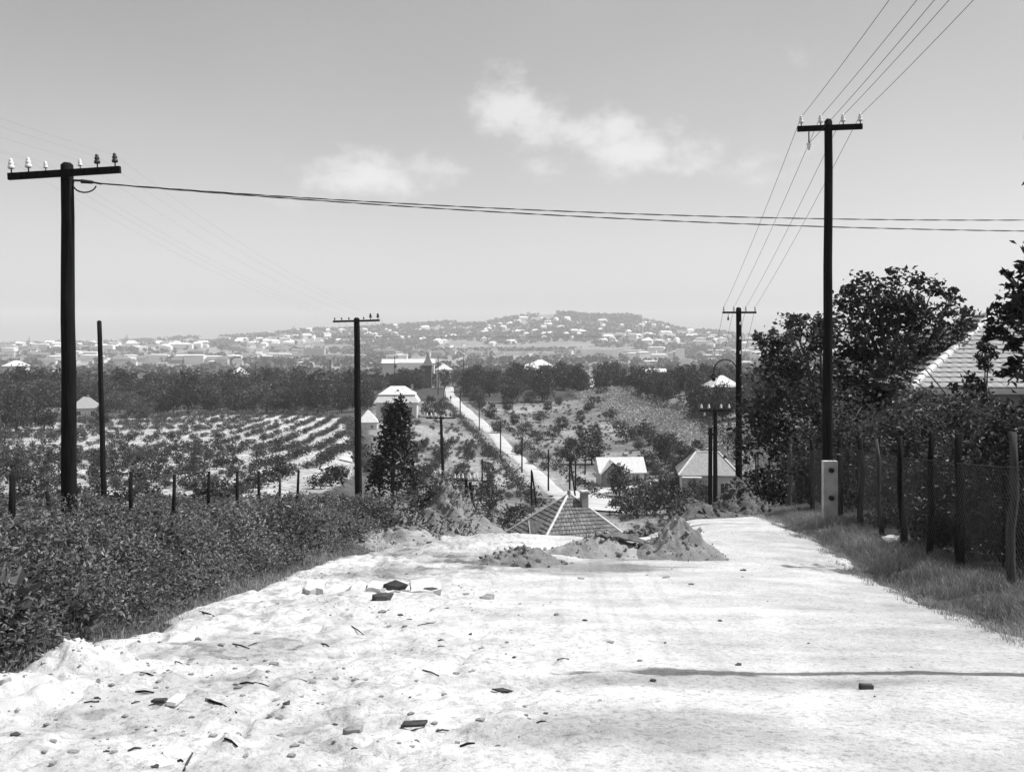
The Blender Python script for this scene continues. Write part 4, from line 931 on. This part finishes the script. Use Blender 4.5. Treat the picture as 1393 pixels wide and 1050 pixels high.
# two slim bare stakes by the bank
for px, yt, yb, Y, lab in [(1028,616,690,27.5,'thin bare stake at the near end of the dark bushes'),(1031,618,690,28.3,'second thin stake beside the first at the dark bushes')]:
    X = bx(px,Y); z0 = float(gz(X,Y)); tag(MB().tube([(0,0,-.3),(.01,0,.7),(0,0,pz(yt,Y)-z0)],[.022,.02,.016],6).obj('stake','wood_grey'), lab, 'stake').location = (X,Y,z0)

# ------------------------------------------------------------------ vegetation on the right
def big_tree(name, label, X, Y, blobs, leaf, m, trunk, per=26, clr=.30, seed=3, cat='tree', aspect=.55, ztr=None):
    """blobs: (px, py, dY, radius m, n_clumps) crown lobes around the trunk"""
    r = np.random.default_rng(seed); z0 = float(gz(X,Y)); e = thing(name, label, cat, (X,Y,z0)); Ps = []; mb = MB(); h, tr = trunk
    mb.tube([(0,0,-.3),(.03,0,h*.5),(.05,0,h)],[tr*1.2,tr,tr*.8],8)
    for px, py, dY, rad, nc in blobs:
        yy = Y+dY; c = np.array([(px-CX)/F*yy-X, dY, EZ-(py-HY)/F*yy-z0])
        d = r.normal(size=(nc,3)); d /= np.linalg.norm(d,axis=1)[:,None]; cc = c+d*rad*(.35+.7*r.random((nc,1))**.7)
        for q in cc:
            k = int(per*(.5+r.random())); Ps.append(q+r.normal(size=(k,3))*clr*rad*(.45+.5*r.random())*np.array([1,1,.75]))
        b = Vector((.05,0,h*(.6+.4*r.random()))); ce = Vector(c); md = b.lerp(ce,.5)+Vector((0,0,.15))
        if c[2] > h*.5:
            mb.tube([b,md,ce],[tr*.6,tr*.4,tr*.16],6)
            for q in cc[:max(2,nc//5)]: mb.tube([md.lerp(ce,.6), Vector(q)],[tr*.22,.008],4)
    P = np.concatenate(Ps); P = P[P[:,2] > .03]; V, Fc = leaves(P, leaf, aspect, r=r)
    mkobj('crown', mkmesh('crown', V, Fc, [m]), e); mb.obj('trunk','bark',e,True); return e
big_tree('walnut_tree','big ragged tree rising behind the stub pole and tiled house', 10.3, 30.0,
   [(1195,407,0,.85,26),(1165,412,.5,.65,18),(1225,397,-.3,.65,20),(1175,452,0,.9,24),(1220,442,.6,.95,28),(1262,412,0,.7,17),(1290,437,-.3,.65,17),(1255,472,0,1.0,28),(1210,502,0,1.05,28),(1160,512,.3,1.0,26),(1270,512,.2,.95,26),(1310,452,.4,.35,8),(1300,400,.2,.25,6),(1195,552,-.3,1.1,30),(1150,467,.6,.6,16)],
   .15,'leaf_dark',(3.0,.14),per=25,clr=.25,seed=21)
big_tree('elder_bush','tall bushy tree standing left of the stub pole', 8.3, 29.5,
   [(1090,470,0,.8,24),(1060,490,.3,.7,20),(1115,460,0,.55,16),(1080,440,.2,.35,9),(1100,520,0,1.0,28),(1055,540,0,.9,26),(1035,580,.2,.75,20),(1090,580,-.3,1.1,30),(1050,620,0,.9,26),(1100,630,-.4,1.0,28),(1045,470,.5,.4,10),(1035,665,-.2,.6,18),(1085,670,-.4,.8,24)],
   .13,'leaf_mid',(2.2,.11),per=34,seed=22)
big_tree('lilac_bush','paler feathery bush just behind the stub pole', 7.5, 24.0,
   [(1150,580,0,.75,24),(1120,600,.2,.7,22),(1175,600,.3,.7,22),(1145,640,-.2,.7,22),(1180,650,0,.7,22),(1105,650,0,.6,18)], .10,'leaf_mid',(1.2,.06),per=36,seed=23,cat='bush')
for i, (Xb,Yb,bl,m,lab) in enumerate([
    (7.7,19.6,[(1215,610,0,.65,20),(1250,600,.2,.6,20),(1225,660,0,.65,20),(1255,650,.2,.6,18),(1235,700,0,.5,14),(1240,570,.4,.5,14)],'leaf_mid','leafy bush behind the mesh fence beside the crooked posts'),
    (8.3,20.5,[(1290,570,0,.7,22),(1320,600,0,.7,22),(1285,620,.2,.7,22),(1310,660,0,.6,18),(1262,555,.4,.5,14)],'leaf_mid','rounded bush behind the mesh fence under the tiled roof'),
    (7.4,15.4,[(1345,640,0,.55,22),(1380,660,.2,.55,22),(1350,700,0,.55,22),(1390,620,.2,.5,18),(1385,720,0,.5,18),(1410,680,0,.6,20),(1365,590,.3,.4,14)],'leaf_dark','dark dense bush pressed against the nearest fence posts'),
    (7.0,17.3,[(1275,680,0,.55,22),(1305,700,0,.55,22),(1290,640,.1,.5,18),(1320,650,.1,.5,18),(1270,725,-.2,.35,12)],'leaf_dark','dark low bush in the middle of the mesh fence'),
    (7.4,13.6,[(1430,600,.2,.5,18),(1450,660,0,.6,20),(1440,730,0,.55,18),(1400,745,0,.4,14),(1480,700,0,.6,20)],'leaf_dark','dark bush at the end of the mesh fence'),
    (7.6,23.0,[(1190,690,0,.5,16),(1170,675,.2,.55,18),(1210,675,.2,.5,16)],'leaf_pale','low pale-leaved bush behind the posts by the stub pole'),
    (7.4,27.0,[(1075,650,0,.6,22),(1110,680,-.2,.55,20),(1050,680,.1,.5,18),(1095,700,-.5,.4,14)],'leaf_dark','very dark bush at the foot of the tall bushy tree')]):
    big_tree('fence_bush', lab, Xb, Yb, bl, .10 if Yb > 18 else .085, m, (.9,.04), per=40, clr=.32, seed=40+i, cat='bush')
for i, (Xb,Yb,bl,lab) in enumerate([
    (6.75,14.2,[(1340,735,0,.32,14),(1375,745,-.1,.32,14),(1400,720,.1,.4,16),(1352,700,.2,.36,14)],'low dark bush skirting the nearest fence posts'),
    (6.7,16.2,[(1272,722,0,.3,13),(1300,728,-.1,.3,13),(1318,705,.1,.36,14),(1285,700,.2,.34,12)],'low dark bush between the middle fence posts'),
    (6.9,18.6,[(1222,712,0,.3,12),(1245,705,-.1,.3,12),(1208,700,.1,.3,12)],'low dark bush behind the crooked fence post')]):
    big_tree('skirt_bush', lab, Xb, Yb, bl, .075, 'leaf_dark', (.4,.03), per=40, clr=.34, seed=70+i, cat='bush')
# overhanging branch tree close by at the right edge
big_tree('cherry_tree','tree leaning into the picture with long dark leaves before the tiled roof', 8.0, 14.5,
   [(1392,372,0,.17,6),(1385,395,0,.14,5),(1372,440,.1,.24,8),(1398,425,0,.3,11),(1350,458,.15,.15,5),(1385,478,.1,.2,6),(1375,505,.1,.12,3),(1430,400,0,.5,18),(1460,470,0,.7,24),(1500,380,.3,.8,26),(1430,520,.2,.5,14),(1520,500,0,.8,24),(1400,190,.3,.1,2),(1440,250,.3,.4,10),(1365,372,0,.07,2),(1356,412,.1,.06,2)],
   .13,'leaf_dark',(2.6,.10),per=16,clr=.34,seed=61,aspect=.36)
for i,(px,py) in enumerate([(1345,515),(1330,540),(1385,540),(1320,470)]): pass
big_tree('vine_bush','leafy bush climbing in front of the tiled roof eave', 9.6, 22.5,
   [(1318,522,0,.3,10),(1340,492,0,.22,7),(1345,470,.1,.2,6),(1300,560,0,.5,18),(1350,580,0,.5,18),(1380,590,0,.5,16),(1325,545,0,.35,12),(1370,560,.2,.3,8),(1222,505,1.0,.4,15),(1232,470,1.0,.34,11)],
   .11,'leaf_dark',(1.8,.05),per=26,clr=.34,seed=62,cat='bush')

# ------------------------------------------------------------------ weeds on the left bank, grass verges
def plants(n, area, hfun, nl, size, dens_ok, seed):
    r = np.random.default_rng(seed); X, Y = area(n, r); k = dens_ok(X, Y); X = X[k]; Y = Y[k]; n = len(X); z = gz(X, Y); h = hfun(X, Y, r)
    t = r.random((n,nl))**.7; lx_ = r.normal(size=(n,1))*.12; ly_ = r.normal(size=(n,1))*.12
    sp = (.05+.10*(1-np.abs(t-.45)))*np.interp(h,[.2,1.2],[.8,1.5])[:,None]
    a = r.random((n,nl))*6.28; C = np.stack([X[:,None]+lx_*t*h[:,None]+np.cos(a)*sp, Y[:,None]+ly_*t*h[:,None]+np.sin(a)*sp, z[:,None]+.03+t*h[:,None]], -1)
    return C.reshape(-1,3)
def weed_h(X, Y, r): 
    e = edgeL(Y)-X
    return np.clip((.16+.2*sst(0,1.2,e)-.1*sst(1.5,4,e)+.55*np.maximum(0,fbm(X*.9,Y*.9,5,3))+.26*r.random(X.shape)**1.6)*np.interp(Y,[8,12,17,22,28],[1.15,.95,.62,.48,.42]), .06, .8)
def bank(n, r):
    Y = 5.2+26*r.random(n)**1.25; X = edgeL(Y)+.12*(Y < 11.5)-.06-(1.2+Y*.36)*r.random(n)**.95; return X, Y
C1 = plants(13000, bank, weed_h, 30, .1, lambda X,Y: (fbm(X*.7,Y*.7,15,3) > -.42) & (X > -.62*Y-1.0), 3)
C2 = plants(6500, bank, weed_h, 18, .16, lambda X,Y: (fbm(X*.9+9,Y*.9,17,3) > .08) & (X > -.62*Y-1.0) & (X < edgeL(Y)-.3), 4)
C4 = plants(500, bank, weed_h, 14, .2, lambda X,Y: (Y < 11) & (X > -.62*Y-1.0) & (fbm(X*1.2+3,Y*1.2,25,2) > 0), 8)
def band(n, r): Y = 26+24*r.random(n); X = -1.4-(12+.25*Y)*r.random(n); return X, Y
C3 = plants(5200, band, lambda X,Y,r: .1+.22*r.random(X.shape)+.25*np.maximum(0,fbm(X*.5,Y*.5,6,3)), 16, .14, lambda X,Y: fbm(X*.4,Y*.4,19,3) > -.45, 5)
V, Fc = join([leaves(C1,.046,.5), leaves(C2,.075,.42), leaves(C4,.14,.5), leaves(C3,.12,.45)])
tag(mkobj('weeds', mkmesh('weeds', V, Fc, ['leaf_weed'])), 'tangled tall weeds covering the bank beside the dirt road', 'weeds', None, 'stuff')
def blades(X, Y, h, wd, lean, r, zf=gz):
    n = len(X); z = zf(X,Y); a = r.random(n)*6.28; ox = np.cos(a)*wd; oy = np.sin(a)*wd; lx_ = r.normal(size=n)*lean*h; ly_ = r.normal(size=n)*lean*h
    mx = X+lx_*.35; my = Y+ly_*.35; zm = z+h*.55
    V = np.stack([np.stack([X-ox,Y-oy,z-.02],-1), np.stack([X+ox,Y+oy,z-.02],-1), np.stack([mx-ox*.75,my-oy*.75,zm],-1), np.stack([mx+ox*.75,my+oy*.75,zm],-1), np.stack([X+lx_,Y+ly_,z+h*.92],-1)], 1).reshape(-1,3)
    i = np.arange(n)*5; return V, np.concatenate([np.stack([i,i+1,i+3],1), np.stack([i,i+3,i+2],1), np.stack([i+2,i+3,i+4],1)])
r = np.random.default_rng(77)
def verge(n):
    Y = 5+24*r.random(n)**1.2; e = edgeR(Y)+.10*fbm(Y*1.3,Y*0,7,3)*3; X = e-.12+(1.3+.2*fbm(Y*.6,Y*0+3,8,2))*r.random(n)**.8; return X, Y
X, Y = verge(75000); hgt = (.04+.13*r.random(len(X))**1.5)*sst(-.1,.5,X-edgeR(Y)+.1)+.03; k = fbm(X*1.2,Y*1.2,23,3) > -.3
J = [blades(X[k],Y[k],hgt[k],.0028,.45,r)]
Y2 = 5+24*r.random(9000)**1.2; X2 = edgeR(Y2)+1.0+2.6*r.random(9000); J.append(blades(X2,Y2,.08+.16*r.random(9000),.004,.4,r))
# grass tufts among the weeds and at their edge
X3, Y3 = bank(48000, r); k = fbm(X3*.8+4,Y3*.8,27,3) > -.05; X3 = X3[k]; Y3 = Y3[k]; J.append(blades(X3,Y3,(.2+.5*r.random(len(X3)))*np.interp(Y3,[8,14,22],[1,.75,.5])*sst(0,1,edgeL(Y3)-X3)*.8,.0035,.35,r))
Y4 = 6+11*r.random(5000); X4 = edgeL(Y4)-.5*r.random(5000)+.25; J.append(blades(X4,Y4,.04+.13*r.random(5000),.003,.6,r))
Y5 = 17+12*r.random(6000); X5 = edgeL(Y5)-3.0*r.random(6000)-.1; J.append(blades(X5,Y5,.1+.3*r.random(6000),.004,.4,r))
ct = r.random(420)*23+5.5; cxx = edgeR(ct)+.05-.4*r.random(420)**1.8; tx = (cxx[:,None]+r.normal(size=(420,48))*.05).ravel(); ty = (ct[:,None]+r.normal(size=(420,48))*.07).ravel()
J.append(blades(tx,ty,.02+.07*r.random(len(tx)),.0022,.8,r,lambda a,b: np.maximum(gz(a,b), rz(a,b))))
V, Fc = join(J); tag(mkobj('grass', mkmesh('grass', V, Fc, ['grass_dry'])), 'dry tufted grass along both verges of the dirt road', 'grass', None, 'stuff')
# big-leaved plants at the left corner
def burdock(X, Y, s, lab):
    z0 = float(gz(X,Y)); e = thing('burdock', lab, 'plant', (X,Y,z0)); mb = MB()
    for i in range(14):
        a = random.uniform(0,6.28); l = s*random.uniform(.22,.42); b = Vector((0,0,random.uniform(.05,.5)*s)); d = Vector((math.cos(a),math.sin(a),random.uniform(.1,.8))).normalized(); sd_ = Vector((-math.sin(a),math.cos(a),0))
        p = [b+d*l*.3, b+d*l*.55+sd_*l*.2+Vector((0,0,.03)), b+d*l*.85+sd_*l*.22-Vector((0,0,.0)), b+d*l*1.3-Vector((0,0,.1*l)), b+d*l*.85-sd_*l*.22, b+d*l*.55-sd_*l*.2+Vector((0,0,.03)), b+d*l*.8-Vector((0,0,.03))]
        mb2 = MB().add(p,[(0,1,6),(1,2,6),(2,3,6),(3,4,6),(4,5,6),(5,0,6)]); mb2.obj('leaf','leaf_pale' if i % 2 else 'leaf_mid',e); mb.tube([(0,0,0),b,p[0]],[.012,.01,.006],5)
    mb.obj('stem','leaf_mid',e)
burdock(-3.35,7.3,.75,'large-leaved burdock at the foot of the weed bank by the sand pile'); burdock(-3.5,6.6,.65,'large-leaved plant beside the sand pile at the road edge'); burdock(-3.3,8.3,.6,'broad-leaved plant in the weed edge past the sand pile')

# ------------------------------------------------------------------ heaps, slab, stones
STV = []
for s in range(8):
    bm = bmesh.new(); bmesh.ops.create_icosphere(bm, subdivisions=1, radius=1); r = np.random.default_rng(s+100)
    v = np.array([p.co[:] for p in bm.verts]); bm.verts.index_update(); f = np.array([[q.index for q in fc.verts] for fc in bm.faces]); bm.free()
    v *= (1+.32*r.normal(size=(len(v),1))).clip(.55,1.5); v *= np.array([1,.65+.35*r.random(),.55+.3*r.random()]); STV.append((v, f))
def surfv(X, Y): return np.maximum(gz(X,Y), np.where(Y < 30, rz(X,Y), -1e9))
def rot3(r):
    q, _ = np.linalg.qr(r.normal(size=(3,3))); return q
def heap(name, label, cx, cy, rx, ry, h, m, peak=1.0, rough=.25, seed=1, clods=150, csz=.05, rot=0, clm=None):
    r = np.random.default_rng(seed); NA, NR = 96, 40; z0 = surf(cx,cy)
    t, a = np.meshgrid(np.arange(NR+1)/NR, 2*math.pi*np.arange(NA)/NA, indexing='ij')
    wob = 1+.28*fbm(np.cos(a)*1.3+seed, np.sin(a)*1.3, seed, 3); lx0 = np.cos(a)*t*rx*wob; ly0 = np.sin(a)*t*ry*wob
    x = lx0*math.cos(rot)-ly0*math.sin(rot); y = lx0*math.sin(rot)+ly0*math.cos(rot)
    prof = (np.cos(t*math.pi)*.5+.5)*(1-peak)+np.maximum(0,1-t)**1.15*peak
    nz = fbm((cx+x)*4/max(rx,.5), (cy+y)*4/max(rx,.5), seed+3, 4)
    z = surfv(cx+x,cy+y)-z0 + h*prof*(1+rough*2*nz*(1-.3*t)) + h*rough*.5*fbm(x*11,y*11,seed+9,4)*(1-t**4) - .05*t**6
    V = np.stack([x,y,z],-1).reshape(-1,3)
    Fq = [(j*NA+i, j*NA+(i+1)%NA, (j+1)*NA+(i+1)%NA, (j+1)*NA+i) for j in range(NR) for i in range(NA)]
    e = mkobj(name, mkmesh(name, V, Fq, [m], smooth=True), None, (cx,cy,z0)); tag(e, label, 'heap')
    if clods:
        k = r.integers(NA, len(V)-NA, clods); Vs=[];Fs=[];o=0
        for q in k:
            bv, bf = STV[r.integers(0,len(STV))]; sz = csz*(.12+.85*r.random()**4); p = V[q]+np.array([*(r.normal(size=2)*csz*.5),0]); Vs.append(bv@rot3(r)*sz+p+np.array([0,0,sz*.15])); Fs.append(bf+o); o += len(bv)
        c = mkobj('clods', mkmesh('clods', np.concatenate(Vs), np.concatenate(Fs), [clm or m]), e); c['kind'] = 'stuff'
    return e
def road_hit(px, py): return hit(px, py, 3.6, 30)
x, y = road_hit(710,773); heap('soil_heap','small grey heap of crumbled soil beside the crusted heap',x,y+.25,.75,.5,.2,'soil',.45,.3,11,260,.05)
x, y = road_hit(828,762); eB = heap('soil_heap','broad soil heap topped by a broken dark crust',x,y+.35,1.05,.6,.28,'soil_pale',.3,.2,12,300,.045)
x, y = road_hit(928,764); heap('soil_heap','steep pointed soil heap in the middle of the road',x,y+.35,.72,.55,.5,'soil',1.0,.25,13,340,.05)
x, y = road_hit(870,758); heap('soil_heap','low spread of soil linking the crusted and pointed heaps',x,y+.2,.6,.3,.15,'soil',.6,.3,14,150,.04)
x, y = 0,0
mnd = heap('soil_mound','weedy grey mound dug up at the bank end',bx(590,18.4),18.4,1.45,.85,.85,'soil',.2,.3,15,420,.06)
heap('soil_mound','lighter rubble spill on the right flank of the weedy mound',bx(650,19.1),19.1,.5,.5,.26,'soil_pale',.6,.35,19,160,.06,clm='sand')
heap('soil_mound','grey soil spill in front of the weedy mound',bx(540,16.9),16.9,.9,.6,.25,'soil_pale',.6,.35,29,200,.06,clm='soil')
heap('soil_bank','dark heap of earth clods at the foot of the lamp pole',bx(1000,25.5),25.5,.95,.8,.72,'soil_dark',.6,.4,16,420,.10)
heap('soil_bank','long low dark bank of clods along the road edge',bx(935,23.3),23.3,1.5,.55,.34,'soil_dark',.5,.4,17,420,.09,rot=.25)
heap('soil_bank','thin dark tail of clods where the road drops away',bx(865,21.2),21.2,1.1,.4,.14,'soil_dark',.5,.4,18,260,.07,rot=.3)
x, y = road_hit(100,925); heap('sand_pile','smooth white sand pile at the edge of the weeds',x-.05,y+.28,.52,.42,.18,'sand',.2,.16,20,120,.03)
x, y = road_hit(10,985); heap('sand_pile','flat white sand spread at the road corner below the weeds',x-.3,y+.5,.7,.6,.09,'sand',.3,.2,25,120,.03)
r = np.random.default_rng(31); mv = np.array([v.co[:] for v in mnd.data.vertices]); mv = mv[(mv[:,0] < .8)]; mv = mv[r.integers(0, len(mv), 240)]
V, Fc = leaves((mv[:,None,:]+r.normal(size=(240,9,3))*np.array([.07,.07,.05])+np.array([0,0,.07])).reshape(-1,3), .08, .4, r=r); q = mkobj('mound_weeds', mkmesh('mound_weeds', V, Fc, ['leaf_weed']), mnd); q['kind'] = 'stuff'
# crust plate on the broad heap
def crust():
    n = 14; V = []; b = eB.location
    for i in range(n):
        t = i/(n-1); x = -.15+.82*t; y = -.10-.12*t+.03*math.sin(i*2.2); z = .295-.17*t**2.2+.008*math.sin(i*1.7)
        for (dx,dy,dz) in ((0,-.07+.02*math.sin(i*2.7),.0),(0,.16,.03),(0,.16,.008),(0,-.06+.02*math.sin(i*2.7),-.022-.008*math.sin(i*1.3))): V.append((x+dx,y+dy+.02*math.sin(i*3+dy*9),z+dz))
    f = []
    for i in range(n-1):
        for k in range(4): f.append((i*4+k, i*4+(k+1)%4, (i+1)*4+(k+1)%4, (i+1)*4+k))
    f += [(0,1,2,3),((n-1)*4+3,(n-1)*4+2,(n-1)*4+1,(n-1)*4)]
    MB().add(V,f).obj('crust','soil_dark',eB)
crust()
# broken slab ledge
x0, y0 = road_hit(412,812); x1, y1 = road_hit(592,814)
def slab():
    r = random.Random(12); cx, cy = x0, (y0+y1)/2; z0 = surf(x0,cy); e = thing('broken_slab','row of broken pale slab pieces left standing across the dug-up road','slab',(cx,cy,z0)); X = 0; L = x1-x0
    while X < L:
        wd = r.uniform(.1,.3); hgt = r.uniform(.035,.10)*(1-.25*X/L); dp = r.uniform(.25,.5); bm = bmesh.new(); bmesh.ops.create_cube(bm, size=1)
        bmesh.ops.subdivide_edges(bm, edges=bm.edges[:], cuts=2, use_grid_fill=True)
        for v in bm.verts:
            v.co = Vector((v.co.x*wd, v.co.y*dp, v.co.z*(hgt+.2))); v.co += Vector((r.gauss(0,.012), r.gauss(0,.02), r.gauss(0,.008)))
        me = bpy.data.meshes.new('slab_piece'); bm.to_mesh(me); bm.free(); me.materials.append(MATS['stone_pale'])
        xx = X+wd/2; yy = dp/2+r.uniform(-.04,.05); o = mkobj('slab_piece', me, e, (xx, yy, surf(cx+xx,cy+yy)-z0+(hgt-.2)/2)); o.rotation_euler = (r.uniform(-.05,.08), r.uniform(-.06,.06), r.uniform(-.15,.15))
        X += wd+r.choice((0,.005,.01,.05))
slab()
def stone(px, py, wpx, m, label, flat=1.0, rotz=None, group=None, name='stone', k=None, up=0):
    X, Y = road_hit(px, py); s = wpx/F*Y*.5; v, f = STV[random.randrange(8) if k is None else k]
    me = mkmesh(name, v*np.array([s,s*.8,s*flat]), f, [m]); o = mkobj(name, me, None, (X,Y,surf(X,Y)+s*flat*.22+up), random.uniform(-.5,.5) if rotz is None else rotz)
    return tag(o, label, 'stone', group)
def stick(px, py, px2, py2, r, m, label, group=None, name='stick', cat='stick'):
    a = road_hit(px,py); b = road_hit(px2,py2); A = Vector((*a,surf(*a)+r*.9)); B = Vector((*b,surf(*b)+r*.9)); o = A
    t = MB().tube([A-o,(A+B)/2-o+Vector((0,r,r*.8)),B-o],[r,r*1.1,r*.7],6).obj(name,m); t.location = o; return tag(t,label,cat,group)
def plank(px, py, px2, py2, wd, th, m, label, name='board', cat='board'):
    a = road_hit(px,py); b = road_hit(px2,py2); A = Vector((*a,surf(*a)+.012)); B = Vector((*b,surf(*b)+.012)); d = (B-A); L = d.length; d.normalize()
    q = Matrix.Translation((A+B)/2) @ d.to_track_quat('X','Z').to_matrix().to_4x4(); o = MB().box((0,0,th/2),(L,wd,th)).obj(name,m); o.matrix_world = q @ Matrix.Rotation(.12,4,'X'); return tag(o,label,cat)
stone(519,822,26,'stone_dark','dark stone resting against the broken slab, left of a pair',.9); stone(538,812,28,'stone_dark','dark stone resting against the broken slab, right of a pair',.9)
stone(584,812,18,'stone_dark','dark stone wedged at the end of the broken slab',1); stone(590,800,16,'stone','upright grey stone at the end of the broken slab',1.6); stone(516,806,20,'stone','grey stone sitting on the broken slab',1)
stone(478,1003,30,'stone','squarish grey stone lying on the rubbly white road',.8,.5); stone(390,968,18,'stone_dark','small dark stone on the rubbly white road near the squarish stone',.9)
stone(238,846,26,'stone_pale','white block lying at the foot of the weed bank',1.1); stone(22,1005,16,'stone_dark','dark clod near the flat sand spread',.8)
stone(684,946,26,'stone_dark','flat dark clod in the middle of the road',.35); stone(652,990,14,'stone','grey pebble beside the flat clod',.8); stone(1003,909,9,'stone_dark','dark pebble lying on the thin pole shadow',.9)
plank(548,996,580,998,.05,.012,'wood_grey','weathered flat board end lying near the squarish stone'); plank(208,969,226,971,.03,.012,'wood_grey','short weathered board piece on the white road'); plank(232,972,246,962,.05,.02,'wall_white','pale board piece leaning beside the short weathered one')
stick(280,964,322,976,.006,'wood_dark','thin dark stick lying beside the board pieces'); stick(250,1050,262,1020,.006,'wood_grey','thin grey twig at the road front'); stick(272,838,296,845,.007,'wood_dark','dark stick under the weed edge')
stick(412,742,420,720,.012,'wood_grey','pale bare stick poking from the bank by the slab')
def brick_piece():
    X, Y = road_hit(1178,943); o = MB().box((0,0,.012),(.075,.04,.03)).obj('brick_piece','stone_dark'); o.location = (X,Y,surf(X,Y)); o.rotation_euler = (0,.1,.15); tag(o,'small dark brick piece on the bare right half of the road','brick')
brick_piece()
GST = 'loose stones on the white road'
for px, py, wp in [(171,913,11),(184,914,9),(196,914,12),(372,917,12),(520,842,10),(545,846,9),(556,850,7),(425,946,10),(130,968,9),(335,1025,14),(100,1030,14),(145,1030,8),(285,965,10),(270,878,12),(300,884,10),(330,960,8),(455,990,9),(470,988,8),(620,918,9),(700,900,8),(640,870,9),(600,880,7),(572,855,8),(758,842,9),(795,848,8),(888,932,8),(870,905,8),(660,820,20),(634,812,8),(790,792,9),(720,985,9),(742,978,7),(760,945,8),(510,1030,10),(560,1020,8),(410,1010,9),(210,1040,10),(365,935,7),(450,900,8),(350,870,8),(230,890,7),(1100,880,6),(980,850,7),(1190,955,6),(1240,915,6),(905,880,7),(830,880,9),(815,960,7),(690,945,14),(60,1030,9),(30,960,7),(940,800,9),(1010,780,8),(905,790,10)]:
    stone(px, py, wp, random.choice(('stone','stone','stone_dark')), 'loose stone chip lying on the white road', random.uniform(.6,1), None, GST)
GTW = 'twigs on the white road'
for _ in range(26):
    px = random.uniform(40,760); py = random.uniform(850,1040); a = random.uniform(-.7,.7); L = random.uniform(8,26); stick(px,py,px+L*math.cos(a),py+L*math.sin(a)*.5,random.uniform(.003,.006),random.choice(('wood_dark','wood_grey')),'thin twig scattered on the rubbly white road',GTW,'twig','twig')
# gravel: crumbs too small to pick apart
Vs = []; Fs = []; o = 0; r = np.random.default_rng(9); NGR = 13000
GY_ = 3.8+16*r.random(NGR)**1.7; GX_ = r.uniform(-3.1,5.0,NGR); pr = .04+.96*sst(.9,-1.0,GX_)
k = (r.random(NGR) < pr*.75) & (roadmask(GX_,GY_) > .8) & (fbm(GX_*1.1,GY_*1.1,33,3) > .02+.16*r.random(NGR)); GX_ = GX_[k]; GY_ = GY_[k]; GZ_ = rz(GX_,GY_)
for X, Y, Z in zip(GX_,GY_,GZ_):
    v, f = STV[r.integers(0,8)]; sz = .003+.017*r.random()**5; Vs.append(v*sz+np.array([X,Y,Z+sz*.2])); Fs.append(f+o); o += len(v)
tag(mkobj('gravel', mkmesh('gravel', np.concatenate(Vs), np.concatenate(Fs), ['stone'])), 'fine rubble crumbs strewn over the white road', 'gravel', None, 'stuff')
# plaster scrap in the verge
X, Y = bx(1208,16.9), 16.9; v, f = STV[2]; o = mkobj('plaster_lump', mkmesh('plaster_lump', v*np.array([.13,.1,.09]), f, ['sand']), None, (X,Y,float(gz(X,Y))+.12)); tag(o,'white plaster lump lying in the verge grass by the crooked post','stone')

# ------------------------------------------------------------------ person walking on the lane
def person(X, Y):
    z0 = float(gz(X,Y))+.12; e = thing('person','person in dark clothes walking on the far part of the lane','person',(X,Y,z0))
    vs = [(0,0,.95),(0,0,1.15),(0,0,1.4),(0,0,1.52),(0,0,1.66),(.1,0,.9),(.12,-.12,.5),(.12,-.02,.06),(.12,-.14,.03),(-.1,0,.9),(-.12,.12,.5),(-.12,.25,.1),(-.12,.13,.04),(.2,0,1.4),(.26,.08,1.12),(.27,-.02,.88),(-.2,0,1.4),(-.26,-.08,1.12),(-.27,-.12,.88)]
    es = [(0,1),(1,2),(2,3),(3,4),(0,5),(5,6),(6,7),(7,8),(0,9),(9,10),(10,11),(11,12),(2,13),(13,14),(14,15),(2,16),(16,17),(17,18)]
    rd = [.15,.14,.15,.06,.1,.1,.07,.05,.04,.1,.07,.05,.04,.07,.05,.04,.07,.05,.04]
    me = bpy.data.meshes.new('body'); me.from_pydata(vs,es,[]); me.materials.append(MATS['cloth']); o = mkobj('body',me,e)
    sk = o.modifiers.new('skin','SKIN'); me.skin_vertices[0].data[0].use_root = True
    for i, q in enumerate(rd): me.skin_vertices[0].data[i].radius = (q,q)
    ss = o.modifiers.new('sub','SUBSURF'); ss.levels = ss.render_levels = 1
    lathe([(.02,1.54),(.075,1.56),(.1,1.64),(.1,1.7),(.07,1.77),(.01,1.79)]).obj('hair','cloth',e,True)
X, Y = hit(613,547,75); person(X, Y)

# ------------------------------------------------------------------ haze
zlo = float(V.min()) if False else EZ-75
me_g = bpy.data.objects['ground'].data; co = np.zeros(len(me_g.vertices)*3, np.float32); me_g.vertices.foreach_get('co', co); co = co.reshape(-1,3)
b0 = co.min(0); b1 = co.max(0)
hz = MB().box(((b0[0]+b1[0])/2,(b0[1]+b1[1])/2,(b0[2]-1+EZ+95)/2),(b1[0]-b0[0]+40,b1[1]-b0[1]+40,EZ+95-b0[2]+1))
hm = bpy.data.materials.new('haze'); hm.use_nodes = True; t = hm.node_tree; t.nodes.clear(); pv = t.nodes.new('ShaderNodeVolumePrincipled'); mo = t.nodes.new('ShaderNodeOutputMaterial')
pv.inputs['Color'].default_value = (.99,.99,.99,1); pv.inputs['Density'].default_value = .00015; pv.inputs['Anisotropy'].default_value = 0
t.links.new(pv.outputs[0], mo.inputs['Volume']); MATS['haze'] = hm
h = hz.obj('haze','haze'); struct(h,'thin pale summer haze over the valley','stuff')
